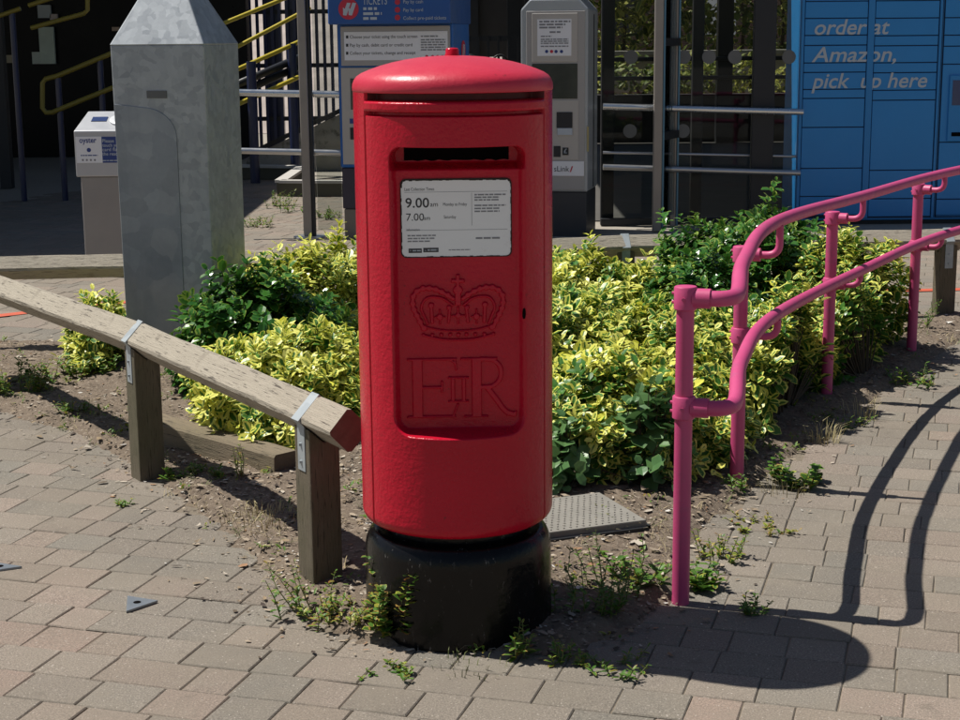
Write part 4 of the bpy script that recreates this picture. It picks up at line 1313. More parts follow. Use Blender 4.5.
for lab, (px, py), h, sdd in (('weed tuft in the forecourt paving nearest the low steel kerb', (278, 207), 0.16, 71), ('weed tuft on the forecourt just left of the steel post', (297, 212), 0.12, 72),
                              ('weed tuft on the forecourt beside the steel bollard edge', (258, 226), 0.10, 73), ('weed tuft on the forecourt in front of the glass panel', (322, 218), 0.10, 74)):
    x, y = gw(px, py); weed('weed', lab, x, y, h, 12, 0.035, 0.012, sdd, 0.2, 0.3, 8, 'weeds on the station forecourt', lean=0.7, z0=0.0)
x, y = gw(824, 442); tuft('grass_tuft', 'dry straw-coloured grass tuft on the path edge by the third pink post', x, y, 0.11, 60, 51, spread=0.06, group='dry grass tufts')
x, y = gw(862, 418); tuft('grass_tuft', 'pale grass tuft nearer the fourth pink post', x, y, 0.12, 46, 52, spread=0.07, group='dry grass tufts')
x, y = gw(785, 492); tuft('grass_tuft', 'short dry grass under the clover-like weed', x, y, 0.07, 50, 53, spread=0.08, group='dry grass tufts')
x, y = gw(262, 528); tuft('grass_tuft', 'flattened dry grass on the soil left of the front fence post', x, y, 0.07, 120, 54, spread=0.13, group='dry grass tufts')
x, y = gw(470, 668); tuft('grass_tuft', 'thin green-yellow grass in the joint right below the black base', x, y, 0.035, 40, 55, GSTEM, 0.09, group='dry grass tufts')

# chips, dead leaves and twigs lying on the soil
rs = np.random.RandomState(8)
N = 90000
lx = rs.uniform(-3.3, 2.9, N); ly = rs.uniform(3.7, 8.4, N)
dens = np.where((ly < 5.9), 1.0, 0.45)
d_ = bed_sd(lx, ly) + 0.03 * rs.normal(0, 1, N)
ok = (d_ > -0.012) & (rs.uniform(0, 1, N) < dens)
stray = (d_ > -0.22) & (d_ <= -0.012) & (rs.uniform(0, 1, N) < 0.10)
ok |= stray
lx, ly = lx[ok], ly[ok]
lz = np.maximum(soil_z(lx, ly), np.where(bed_sd(lx, ly) < 0.0, 0.001, -1)) + 0.002
PAL = np.array([(0.10, 0.075, 0.05), (0.22, 0.17, 0.115), (0.32, 0.26, 0.19), (0.42, 0.37, 0.30), (0.055, 0.04, 0.03), (0.27, 0.20, 0.12), (0.52, 0.50, 0.46), (0.30, 0.17, 0.09)])
PW = np.array([.17, .20, .22, .16, .12, .08, .03, .04])
ci = rs.choice(len(PAL), len(lx), p=PW / PW.sum())
LV, LFc, LC = [], [], []
for i in range(len(lx)):
    a = rs.uniform(0, 2 * PI); L = rs.gamma(1.6, 0.0031) + 0.0018; w = L * rs.uniform(0.12, 0.7)
    ca, sa = math.cos(a), math.sin(a); b = len(LV)
    tz = rs.normal(0, 0.35, 2)
    for u, v in ((-1, -.5), (-.2, -1), (1, -.3), (.7, .8), (-.5, .9)):
        u_, v_ = u * L * rs.uniform(.8, 1.1), v * w * rs.uniform(.8, 1.1)
        LV.append((lx[i] + ca * u_ - sa * v_, ly[i] + sa * u_ + ca * v_, lz[i] + max(0.0005, abs(u_ * tz[0]) + abs(v_ * tz[1]))))
        LC.append((*(PAL[ci[i]] * rs.uniform(0.8, 1.2)), 1))
    LFc.append((b, b + 1, b + 2, b + 3, b + 4))
lit = link_mesh('leaf_litter', np_mesh('leaf_litter', np.array(LV), LFc, LC), LITTER)
tag(lit, 'dry leaf litter, bark chips and crumbs of soil scattered over the bed', None, None, 'stuff')
# sparse low green growth all over the bed
rs = np.random.RandomState(14)
N = 2600
lx = rs.uniform(-3.2, 2.8, N); ly = rs.uniform(3.7, 8.2, N)
w_ = lumps(lx, ly, 1.6, 4) > rs.uniform(-0.3, 0.6, N)
d_ = bed_sd(lx, ly); ok = (d_ > -0.01) & w_ & (ly < 8)
lx, ly = lx[ok], ly[ok]
P, D, Un, Ln, Wd, Va, To = [], [], [], [], [], [], []
for x, y, z in zip(lx, ly, soil_z(lx, ly)):
    for k in range(rs.randint(4, 10)):
        a = rs.uniform(0, 2 * PI); el = rs.uniform(0.1, 1.1)
        P.append((x + rs.normal(0, .012), y + rs.normal(0, .012), max(z, 0) + rs.uniform(0, 0.02))); D.append((math.cos(a) * math.cos(el), math.sin(a) * math.cos(el), math.sin(el)))
        Un.append((0, 0, 1)); Ln.append(rs.uniform(.010, .028)); Wd.append(rs.uniform(.005, .011)); Va.append(rs.uniform(0, .7)); To.append(rs.uniform(0, 1))
V, Cc = leaf_arrays(*[np.array(q, float) for q in (P, D, Un, Ln, Wd, Va, To)])
tag(link_mesh('seedlings', np_mesh('seedlings', V, leaf_faces(len(P)), Cc), WEEDLEAF), 'tiny green seedlings sprinkled over the bare soil of the bed', None, None, 'stuff')
rs = np.random.RandomState(23)
N = 5200
lx = rs.uniform(-3.2, 2.6, N); ly = rs.uniform(3.68, 7.9, N)
d_ = bed_sd(lx, ly)
ok = (lumps(lx, ly, 1.1, 7) + 0.5 * lumps(lx, ly, 3.1, 2) > 0.05) & (d_ > -0.02) & ((d_ < 0.34) | (rs.uniform(0, 1, N) < 0.12))
GV, GF, GC = [], [], []
for x, y, z in zip(lx[ok], ly[ok], soil_z(lx[ok], ly[ok])):
    z = max(z, 0.0); az0 = rs.uniform(0, 2 * PI); green = rs.uniform() < 0.25
    for k in range(rs.randint(2, 7)):
        az = az0 + rs.normal(0, 1.0); L = rs.uniform(0.015, 0.06); fl = rs.uniform(0.05, 0.8); b = len(GV); w = 0.0010
        o_ = np.array((math.cos(az), math.sin(az))); s_ = np.array((-o_[1], o_[0])) * w
        bx, by = x + rs.normal(0, 0.012), y + rs.normal(0, 0.012)
        mx_, my_ = bx + o_[0] * L * .5, by + o_[1] * L * .5; ex, ey = bx + o_[0] * L, by + o_[1] * L
        GV += [(bx - s_[0], by - s_[1], z - .002), (bx + s_[0], by + s_[1], z - .002), (mx_ + s_[0], my_ + s_[1], z + L * .55 * fl + .004), (mx_ - s_[0], my_ - s_[1], z + L * .55 * fl + .004), (ex, ey, z + L * .7 * fl + .003)]
        GF += [(b, b + 1, b + 2, b + 3), (b + 3, b + 2, b + 4)]
        c_ = np.array((0.13, 0.17, 0.05) if green else (0.40, 0.33, 0.19)) * rs.uniform(.6, 1.15); GC += [(*c_, 1)] * 5
tag(link_mesh('dry_grass', np_mesh('dry_grass', np.array(GV), GF, GC), LITTER), 'thin dry grass straggling over the edges of the bed', None, None, 'stuff')
# moss and grit in the paving joints beside the bed
rs = np.random.RandomState(19)
MOSS = simple('joint_moss', (0.07, 0.085, 0.025), 0.95, 0, 0.5, 60)

# ------------------------------------------------------------------ ticket machine (blue)
def pxbox(mb, x0, x1, y0, y1, Y, depth, c=0.004):
    """box whose front face covers a rectangle of the photograph at depth Y"""
    a = W(x0, y1, Y); b = W(x1, y0, Y)
    mb.cbox(a.x, b.x, Y, Y + depth, a.z, b.z, c) if c else mb.box(a.x, b.x, Y, Y + depth, a.z, b.z)
    return a.x, b.x, a.z, b.z


def disc(mb, c, r, y, n=20, sx=1.0):
    mb.add([(c.x + r * sx * math.cos(2 * PI * k / n), y, c.z + r * math.sin(2 * PI * k / n)) for k in range(n)], [tuple(range(n))])


rnd3 = random.Random(31)
YT = 12.25
tv = thing('ticket_machine', 'blue ticket machine with a grey front and white instruction panel behind the post box', 'ticket machine', (-0.62, YT, 0))
mb = MB(); mb.cbox(-1.068, -0.175, YT, YT + 0.75, 0.555, 1.64, 0.008); part('cabinet', mb, TVMBLUE, tv)
mb = MB(); mb.cbox(-1.062, -0.18, YT + 0.01, YT + 0.74, 0.235, 0.552, 0.006); part('lower_panel', mb, TVMDARK, tv)
mb = MB(); mb.cbox(-1.055, -0.19, YT + 0.02, YT + 0.72, -0.02, 0.232, 0.006); part('plinth', mb, simple('plinth_brown', (0.19, 0.165, 0.14), 0.6), tv)
mb = MB(); hx0, hx1, hz0, hz1 = -1.098, -0.165, 1.635, 2.02
mb.cbox(hx0, hx1, YT - 0.16, YT + 0.78, hz0, hz1, 0.008); hd = part('header', mb, TVMHEAD, tv)
yh = YT - 0.1625
mb = MB(); c_ = W(350.8, 8.8, yh); disc(mb, c_, 0.078, yh); part('round_badge', mb, REDPRINT, hd)
mb = MB()
for dx, s_ in ((-0.030, 1), (0.012, 1)):
    p = Vector((c_.x + dx, yh - 0.001, c_.z)); mb.add([p + Vector(q) for q in ((-0.012, 0, -0.045), (0.014, 0, -0.048), (0.048, 0, 0.042), (0.020, 0, 0.046), (0.002, 0, 0.0), (-0.012, 0, 0.012))], [(0, 1, 2, 3, 4, 5)])
part('badge_symbol', mb, PALEPRINT, hd)
mb = MB()
p = W(365.5, 4.6, yh); put_text(mb, 'TICKETS', p.x, p.z, yh, w=0.185, h=0.085)
for py, s_ in ((3.4, 'Pay by cash'), (11.6, 'Pay by card'), (19.8, 'Collect pre-paid tickets')):
    p = W(407, py, yh); put_text(mb, s_, p.x, p.z, yh, w=0.0135 * len(s_), h=0.036)
for py, e in ((10, 380), (15, 385), (19.8, 380)):
    p = W(366, py, yh); dashes(mb, p.x, W(e, py, yh).x, p.z, 0.020, yh, rnd3)
part('header_lettering', mb, PALEPRINT, hd)
mb = MB()
for py in (2.0, 9.8, 17.5):
    c_ = W(401, py, yh); disc(mb, c_, 0.021, yh, 14)
part('header_icons', mb, REDPRINT, hd)
mb = MB(); c_ = W(466, 50, YT + 0.45); y_ = -0.172
mb.add([(y_, YT + 0.45 + 0.10 * math.cos(2 * PI * k / 20), c_.z + 0.075 * math.sin(2 * PI * k / 20)) for k in range(20)], [tuple(range(20))]); part('side_badge', mb, REDPRINT, tv)
mb = MB()
for dx in (-0.03, 0.02): mb.add([(y_ + 0.001, YT + 0.45 + dx + q[0], c_.z + q[1]) for q in ((-.012, -.045), (.014, -.048), (.046, .042), (.018, .046))], [(0, 1, 2, 3)])
part('side_badge_symbol', mb, PALEPRINT, tv)
mb = MB(); x0, x1, z0, z1 = pxbox(mb, 340.5, 451, 25.5, 66, YT - 0.03, 0.04, 0.003); gp = part('instruction_panel', mb, TVMGREY, tv)
mb = MB(); pxbox(mb, 344, 449, 31, 60.5, YT - 0.033, 0.004, 0); pn = part('instruction_sheet', mb, PAPER, gp)
mb = MB(); yy = YT - 0.0345
for py, s_ in ((38.5, 'Choose your ticket using the touch screen'), (46.8, 'Pay by cash, debit card or credit card'), (54.8, 'Collect your tickets, change and receipt')):
    p = W(349.5, py, yy); put_text(mb, s_, p.x, p.z, yy, w=0.0127 * len(s_), h=0.034)
    p = W(345.5, py, yy); mb.box(p.x, p.x + 0.018, yy, yy + 0.0005, p.z, p.z + 0.022)
part('sheet_lettering', mb, INK, pn)
mb = MB()
for k, py in enumerate((37, 40.5, 43, 45.5, 48, 50.5)): dashes(mb, W(422, py, yy).x, W(447 if k else 440, py, yy).x, W(422, py, yy).z, 0.010, yy, rnd3)
part('sheet_small_print', mb, GREYINK, pn)
mb = MB()
for px_ in (428, 434, 439, 444): disc(mb, W(px_, 56.5, yy), 0.012, yy, 10)
part('payment_marks', mb, REDPRINT, pn)
mb = MB(); pxbox(mb, 342, 450, 67, 165, YT - 0.012, 0.02, 0.003); fr_ = part('control_panel', mb, TVMGREY2, tv)
mb = MB(); pxbox(mb, 350, 425, 78, 110, YT - 0.016, 0.01, 0.002); part('screen', mb, SCREEN, fr_)
mb = MB(); pxbox(mb, 349, 356, 119, 124, YT - 0.016, 0.01, 0); part('coin_slot', mb, NAVYPRINT, fr_)
mb = MB(); pxbox(mb, 349.5, 354, 128, 140, YT - 0.016, 0.01, 0); part('card_slot', mb, DARKMETAL, fr_)

tv.rotation_euler.z = math.radians(-9)
# ------------------------------------------------------------------ ticket machine (grey)
YG = 12.4
tg = thing('ticket_machine', 'slim silver-grey ticket machine with a dark screen right of the post box', 'ticket machine', (0.60, YG, 0))
mb = MB(); ax_, bx_, az_, bz_ = 0.330, 0.853, 0.345, 1.93
mb.add([(ax_, YG, az_), (bx_, YG, az_), (bx_, YG, 1.735), (bx_ - 0.075, YG, 1.815), (ax_ + 0.075, YG, 1.815), (ax_, YG, 1.735),
        (ax_, YG + 0.55, az_), (bx_, YG + 0.55, az_), (bx_, YG + 0.55, 1.735), (bx_ - 0.075, YG + 0.55, 1.815), (ax_ + 0.075, YG + 0.55, 1.815), (ax_, YG + 0.55, 1.735)],
       [(0, 1, 2, 3, 4, 5), (11, 10, 9, 8, 7, 6), (0, 6, 7, 1), (1, 7, 8, 2), (2, 8, 9, 3), (3, 9, 10, 4), (4, 10, 11, 5), (5, 11, 6, 0)])
part('cabinet', mb, TVMSILVER, tg, bevel=0.012)
mb = MB(); mb.cbox(ax_ + 0.1, bx_ - 0.1, YG + 0.06, YG + 0.5, 1.812, 1.95, 0.012); part('top_box', mb, TVMSILVER, tg)
mb = MB(); mb.cbox(ax_ + 0.012, bx_ - 0.01, YG + 0.012, YG + 0.54, -0.02, 0.342, 0.005); part('plinth', mb, TVMDARK2, tg)
mb = MB(); mb.box(bx_ - 0.002, bx_ + 0.004, YG + 0.30, YG + 0.33, 0.36, 1.7); part('side_seam', mb, DARKMETAL, tg)
mb = MB(); pxbox(mb, 526.5, 585.5, 10.5, 190, YG - 0.006, 0.012, 0.003); fp = part('front_panel', mb, TVMGREY, tg)
mb = MB(); pxbox(mb, 532, 578, 13, 62, YG - 0.012, 0.008, 0.002); part('notice_board', mb, TVMGREY2, fp)
mb = MB(); pxbox(mb, 537.5, 572, 19, 56, YG - 0.015, 0.004, 0); pp = part('notice', mb, PAPER, fp)
mb = MB(); yy = YG - 0.0165
for k, (py, a, b) in enumerate(((22.5, 539.5, 571), (25.5, 539.5, 566), (28.5, 539.5, 563), (33, 550, 561), (37, 541, 552), (40, 541, 569), (42, 541, 569), (44, 541, 569), (47, 541, 569))):
    dashes(mb, W(a, py, yy).x, W(b, py, yy).x, W(a, py, yy).z, 0.013 if k < 4 else 0.009, yy, rnd3)
part('notice_print', mb, GREYINK, pp)
mb = MB()
for px_ in (547, 556.5, 562): disc(mb, W(px_, 51.5, yy), 0.013, yy, 10)
part('payment_marks', mb, NAVYPRINT, pp)
mb = MB(); disc(mb, W(552, 51.5, yy), 0.013, yy, 10); part('payment_mark_red', mb, REDPRINT, pp)
mb = MB(); pxbox(mb, 532, 578, 63.5, 99, YG - 0.011, 0.006, 0.002); part('screen', mb, SCREEN, fp)
mb = MB(); pxbox(mb, 532, 579, 100, 160, YG - 0.011, 0.006, 0.002); cp_ = part('control_panel', mb, TVMGREY2, fp)
mb = MB(); pxbox(mb, 557, 573, 112, 128, YG - 0.018, 0.006, 0.001); part('card_reader', mb, DARKMETAL, cp_)
mb = MB(); pxbox(mb, 558, 573, 128, 135, YG - 0.022, 0.010, 0.001); part('keypad', mb, PALEPRINT, cp_)
mb = MB(); pxbox(mb, 554, 561, 146, 157, YG - 0.016, 0.006, 0.001); pxbox(mb, 563, 569, 147.5, 155, YG - 0.016, 0.006, 0.001); part('slots', mb, DARKMETAL, cp_)
mb = MB(); a = W(566, 153, YG - 0.0175); put_text(mb, '£', a.x - 0.012, a.z, YG - 0.0175, w=0.024, h=0.05); part('coin_symbol', mb, PALEPRINT, cp_)
mb = MB(); pxbox(mb, 530, 584.5, 161, 176, YG - 0.012, 0.006, 0); sl = part('name_strip', mb, PAPER, fp)
mb = MB(); p = W(554.5, 171.5, YG - 0.0135); put_text(mb, 'sLink', p.x, p.z, YG - 0.0135, w=0.118, h=0.062); part('strip_lettering', mb, INK, sl)
mb = MB(); p = W(570.2, 171.5, YG - 0.0135); put_text(mb, '/', p.x, p.z, YG - 0.0135, w=0.026, h=0.06, bold=0.03); part('strip_slash', mb, REDPRINT, sl)
mb = MB(); a = W(587.3, 147, YG - 0.003); mb.box(a.x, a.x + 0.014, YG - 0.004, YG + 0.002, W(588, 151, YG).z, W(588, 126, YG).z); part('yellow_sticker', mb, simple('sticker', (0.36, 0.31, 0.14), 0.6), tg)

tg.rotation_euler.z = math.radians(-12)
# ------------------------------------------------------------------ parcel lockers
YL = 13.0
lk = thing('parcel_locker', 'bright blue bank of parcel lockers with slanted white lettering', 'parcel locker', (3.6, YL, 0))
lx = [W(802.5, 100, YL).x, 0]; X0 = 2.605
mb = MB(); mb.cbox(X0, X0 + 2.9, YL + 0.012, YL + 0.62, 0.03, 2.25, 0.006); part('cabinet', mb, LOCKER2, lk)
mb = MB(); mb.box(X0 + 0.03, X0 + 2.87, YL + 0.05, YL + 0.58, -0.02, 0.028); part('foot', mb, DARKMETAL, lk)
ROWS1 = (-18, 1, 18, 35, 45, 62.5, 72, 89, 98, 127, 168, 196, 215)
ROWS2 = (-18, 1, 18.5, 36, 46, 63, 73, 90.5, 100.5, 170.5, 199, 217)


def zrow(py): return W(860, py, YL).z


cols = [(X0 + 0.028, X0 + 0.528), (X0 + 0.592, X0 + 1.100)]
mb = MB(); mb.box(X0 + 0.012, X0 + 1.135, YL + 0.004, YL + 0.02, 0.05, 2.22); part('door_gaps', mb, LOCKGAP, lk)
for (xa, xb), R_ in zip(cols, (ROWS1, ROWS2)):
    zs = [zrow(r) for r in R_] + [0.06]
    for z1, z0 in zip(zs[:-1], zs[1:]):
        if z1 - z0 < 0.02: continue
        mb = MB(); mb.cbox(xa, xb, YL - 0.004, YL + 0.010, z0 + 0.004, z1 - 0.004, 0.002); part('locker_door', mb, LOCKER, lk)
mb = MB(); mb.cbox(X0 + 0.534, X0 + 0.586, YL - 0.010, YL + 0.012, 0.05, 2.22, 0.002); part('divider', mb, LOCKER2, lk)
mb = MB(); mb.cbox(X0 + 1.108, X0 + 1.128, YL - 0.010, YL + 0.012, 0.05, 2.22, 0.002); part('divider', mb, LOCKER2, lk)
mb = MB(); mb.cbox(X0 + 0.0, X0 + 0.022, YL - 0.010, YL + 0.012, 0.05, 2.22, 0.002); part('divider', mb, LOCKER2, lk)
for c0x in (X0 + 1.150, X0 + 1.760, X0 + 2.33):
    w_ = 0.56 if c0x < X0 + 2.3 else 0.53
    mb = MB(); mb.box(c0x - 0.006, c0x + w_ + 0.006, YL + 0.004, YL + 0.02, 0.05, 2.22); part('door_gaps', mb, LOCKGAP, lk)
    R_ = (-18, 1, 19.5, 37, 48, 66, 144, 201, 217) if c0x < X0 + 1.2 else ROWS1
    zs = [zrow(r - 1) for r in R_] + [0.06]
    for z1, z0 in zip(zs[:-1], zs[1:]):
        mb = MB(); mb.cbox(c0x, c0x + w_, YL - 0.004, YL + 0.010, z0 + 0.004, z1 - 0.004, 0.002)
        d_o = part('locker_door', mb, LOCKER, lk)
        if c0x < X0 + 1.2 and abs(z1 - zrow(65)) < 0.01:
            mb = MB(); xs_ = W(950, 95, YL).x; mb.cbox(xs_ - 0.012, xs_ + 0.30, YL - 0.022, YL - 0.002, zrow(142), zrow(76), 0.004); pnl = part('control_panel', mb, LOCKER2, d_o)
            mb = MB(); mb.box(xs_ + 0.012, xs_ + 0.28, YL - 0.0245, YL - 0.020, zrow(106), zrow(81)); part('screen', mb, SCREENB, pnl)
            mb = MB(); mb.box(xs_ + 0.02, xs_ + 0.27, YL - 0.0245, YL - 0.020, zrow(137), zrow(133)); part('scanner_slot', mb, DARK, pnl)
mb = MB(); yy = YL - 0.0065
for s_, a, b, py in (('order at', 814.5, 889.5, 34.6), ('Amazon,', 811.5, 896, 62.0), ('pick  up here', 811.5, 927, 88.2)):
    p = W(a, py, yy); q = W(b, py, yy); put_text(mb, s_, p.x, p.z, yy, w=q.x - p.x, h=0.170, shear=0.22, bold=0.012)
part('lettering', mb, PALEPRINT, lk)

# ------------------------------------------------------------------ card reader pedestal
YR = 10.4
rd = thing('card_reader', 'stainless steel smart card reader pedestal left of the bollard', 'card reader', (-2.43, YR, 0))
xa, xb = -2.628, -2.235
zt_, zb_ = W(73, 131, YR).z, W(76, 177, YR).z
mb = MB()
mb.add([(xa, YR, zb_), (xb, YR, zb_), (xb, YR, zt_), (xa, YR, zt_), (xa + 0.02, YR + 0.30, zb_), (xb - 0.02, YR + 0.30, zb_), (xb - 0.02, YR + 0.30, zt_ + 0.115), (xa + 0.03, YR + 0.30, zt_ + 0.115)],
       [(0, 1, 2, 3), (5, 4, 7, 6), (0, 3, 7, 4), (1, 5, 6, 2), (3, 2, 6, 7), (0, 4, 5, 1)])
part('head', mb, simple('reader_steel', (0.44, 0.45, 0.47), 0.4, 0.25, 0.06, 5), rd, bevel=0.008)
mb = MB(); mb.cbox(xa + 0.025, xb - 0.025, YR + 0.015, YR + 0.28, 0.0, zb_, 0.006); part('pedestal', mb, simple('dull_steel', (0.30, 0.29, 0.285), 0.5, 0.6, 0.1, 3), rd)
a = W(77, 163, YR - 0.002); b = W(101.3, 136.5, YR - 0.002); c_ = W(128, 163, YR - 0.002)
mb = MB(); mb.box(a.x, b.x, YR - 0.003, YR + 0.001, a.z, b.z); w1 = part('white_label', mb, PAPER, rd)
mb = MB(); mb.box(b.x, c_.x, YR - 0.003, YR + 0.001, a.z, b.z - 0.002); w2 = part('blue_label', mb, NAVYPRINT, rd)
mb = MB(); p = W(79.5, 142.8, YR); put_text(mb, 'oyster', p.x, p.z, YR - 0.004, w=0.112, h=0.050, bold=0.02)
disc(mb, W(89, 150, YR), 0.014, YR - 0.004, 14)
dashes(mb, W(81, 156, YR).x, W(98, 156, YR).x, W(81, 156, YR).z, 0.007, YR - 0.004, rnd3)
part('label_lettering', mb, NAVYPRINT, w1)
mb = MB()
for k in range(4): disc(mb, W(83 + 4 * k, 160, YR), 0.007, YR - 0.004, 10)
part('label_dots', mb, GREYINK, w1)
mb = MB()
for k, s_ in enumerate(('Please', 'touch your', 'card flat on', 'the reader')):
    p = W(102.6, 142.5 + 4.3 * k, YR); put_text(mb, s_, p.x, p.z, YR - 0.004, w=0.0125 * len(s_), h=0.031, bold=0.01)
dashes(mb, W(102.8, 161, YR).x, W(124, 161, YR).x, W(102.8, 161, YR).z, 0.006, YR - 0.004, rnd3)
part('label_lettering', mb, PALEPRINT, w2)
sl_ = 0.115 / 0.30
M_ = Matrix.Translation((xa + 0.29, YR + 0.15, zt_ + 0.0575)) @ Matrix.Rotation(math.atan(sl_), 4, 'X')
mb = MB(); mb.lathe([(0.085, -0.004), (0.085, 0.012), (0.078, 0.016), (0.05, 0.017)], 28); mb.v = [tuple(M_ @ Vector(p)) for p in mb.v]
part('reader_pad', mb, simple('reader_pad_white', (0.6, 0.62, 0.64), 0.35), rd, smooth=True, auto=40)
M_ = Matrix.Translation((xa + 0.13, YR + 0.17, zt_ + 0.065)) @ Matrix.Rotation(math.atan(sl_), 4, 'X')
mb = MB(); mb.box(-0.045, 0.055, -0.035, 0.035, -0.002, 0.004, M_); part('display', mb, SCREENB, rd)

# ------------------------------------------------------------------ station screen: posts, rails, panes
gs = thing('glass_screen', 'steel posts, tube rails and dark glass panes of the station front', 'glass screen', (1.9, 13.0, 0))
p = W(310, 238, 12.4); YP = 12.40
mb = MB(); x_ = -1.326
mb.cbox(x_ - 0.046, x_ + 0.020, YP - 0.03, YP + 0.03, 0.0, 3.4, 0.006); po = part('steel_post', mb, FRAME, gs)
mb = MB(); mb.cbox(x_ + 0.0225, x_ + 0.05, YP - 0.022, YP + 0.03, 0.0, 3.4, 0.004); part('post_edge', mb, DARKMETAL, po)
mb = MB(); mb.lathe([(0.13, 0.0), (0.13, 0.014), (0.12, 0.018)], 24, (x_, YP)); part('base_plate', mb, STEEL, po, smooth=True, auto=30)
for pa, pb, ya, yb, r_, mt in (((205, 92), (341, 94.5), 12.46, 12.46, 0.027, CHROME), ((205, 150), (341, 153), 12.46, 12.46, 0.024, STEEL),
                               ((603, 106.5), (803, 112), 12.9, 12.9, 0.027, CHROME), ((603, 167), (800, 173), 12.9, 12.9, 0.024, STEEL), ((603, 152.5), (800, 156.5), 13.05, 13.05, 0.012, STEEL)):
    part('tube_rail', MB().tube([W(*pa, ya), W(*pb, yb)], r_, 14), mt, gs, smooth=True, auto=50)
YW = 13.06
mb = MB(); mb.box(1.02, 2.60, YW, YW + 0.012, 0.06, 3.4); pane = part('glass_pane', mb, GLASS, gs)
mb = MB()
for px_, py in ((631, 57), (709, 57), (735, 57), (789, 57), (684, 57), (630, 131), (683, 131)): disc(mb, W(px_, py, YW - 0.003), 0.056, YW - 0.003)
part('frosted_dots', mb, DOTS, pane)
mb = MB(); mb.cbox(1.005, 2.60, YW - 0.02, YW + 0.03, 0.0, 0.06, 0.004); part('sill', mb, DARKMETAL, gs)
for x0, x1, y_, m__ in ((1.008, 1.115, YW + 0.03, DARKMETAL), (W(752, 100, 13.0).x, W(774, 100, 13.0).x, 12.97, DARKMETAL), (W(692, 100, 13.2).x, W(703, 100, 13.2).x, 13.2, DARKMETAL)):
    mb = MB(); mb.cbox(x0, x1, y_, y_ + 0.07, 0.0, 3.4, 0.004); part('mullion', mb, m__, gs)
dr_ = thing('glass_door', 'open glass door leaf with brown metal stiles left of the dark panes', 'door', (1.43, 12.6, 0))
xa, xb = W(658, 110, 12.62).x, W(675.5, 110, 12.98).x
mb = MB(); mb.cbox(xa - 0.034, xa + 0.034, 12.60, 12.65, 0.0, 3.3, 0.005); part('stile', mb, FRAME, dr_)
mb = MB(); mb.cbox(xa + 0.0365, xa + 0.052, 12.605, 12.65, 0.0, 3.3, 0.003); part('stile_edge', mb, BLUEFRAME, dr_)
mb = MB(); mb.cbox(xb - 0.03, xb + 0.012, 12.96, 13.0, 0.0, 3.3, 0.004); part('stile', mb, FRAME, dr_)
mb = MB(); mb.cbox(xb + 0.014, xb + 0.030, 12.955, 13.0, 0.0, 3.3, 0.003); part('stile_edge', mb, BLUEFRAME, dr_)
for z_ in (W(668, 42, 12.8).z, W(668, 135, 12.8).z):
    mb = MB(); mb.prism([Vector((xa + 0.02, 12.64, z_ - 0.03)), Vector((xb, 12.97, z_ - 0.03)), Vector((xb, 12.97, z_ + 0.03)), Vector((xa + 0.02, 12.64, z_ + 0.03))], Vector(), Vector((0.03, -0.02, 0)))
    part('cross_rail', mb, DARKMETAL, dr_)
mb = MB(); mb.prism([Vector((xa + 0.03, 12.645, 0.1)), Vector((xb - 0.01, 12.965, 0.1)), Vector((xb - 0.01, 12.965, 3.2)), Vector((xa + 0.03, 12.645, 3.2))], Vector(), Vector((0.008, -0.008, 0)))
part('door_pane', mb, GLASS, dr_)
gl2 = thing('glass_pane_wall', 'narrow glass panel between the steel post and the blue ticket machine', 'glass panel', (-1.18, 12.5, 0))
mb = MB(); mb.box(-1.27, -1.075, 12.50, 12.51, 0.05, 3.3); part('pane', mb, GLASS, gl2)

# ------------------------------------------------------------------ station hall and canopy (they throw the shade at the back)
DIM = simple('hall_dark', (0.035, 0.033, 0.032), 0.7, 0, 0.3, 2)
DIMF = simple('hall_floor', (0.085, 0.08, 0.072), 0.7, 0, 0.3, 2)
ha = thing('station_hall', 'dark flat-roofed station hall behind the glass screen', 'building', (3.0, 18, 0))
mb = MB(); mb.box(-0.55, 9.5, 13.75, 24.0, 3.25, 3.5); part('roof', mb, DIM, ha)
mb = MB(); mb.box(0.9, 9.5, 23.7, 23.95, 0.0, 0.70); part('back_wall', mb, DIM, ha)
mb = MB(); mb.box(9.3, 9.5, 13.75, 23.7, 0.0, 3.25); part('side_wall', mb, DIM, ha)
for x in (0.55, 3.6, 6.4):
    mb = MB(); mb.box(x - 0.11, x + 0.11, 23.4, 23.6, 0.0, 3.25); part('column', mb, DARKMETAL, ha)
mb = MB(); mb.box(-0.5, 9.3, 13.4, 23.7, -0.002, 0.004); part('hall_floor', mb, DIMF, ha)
for z_ in (0.95, 1.22):
    part('hall_rail', MB().tube([(0.9, 23.2, z_), (9.2, 23.2, z_)], 0.03, 8), DARKMETAL, ha, smooth=True)
ca = thing('entrance_canopy', 'dark station entrance building under a flat canopy at the far left', 'building', (-8, 17, 0))
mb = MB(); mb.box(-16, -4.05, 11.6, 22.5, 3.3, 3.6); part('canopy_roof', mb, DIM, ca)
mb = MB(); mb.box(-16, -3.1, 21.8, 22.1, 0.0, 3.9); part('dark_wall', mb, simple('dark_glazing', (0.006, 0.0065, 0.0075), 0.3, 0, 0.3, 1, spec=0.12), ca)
for x in (-5.05, -6.9, -8.9):
    mb = MB(); mb.box(x - 0.06, x + 0.06, 17.0, 17.12, 0.0, 3.3); part('canopy_post', mb, DARKMETAL, ca)
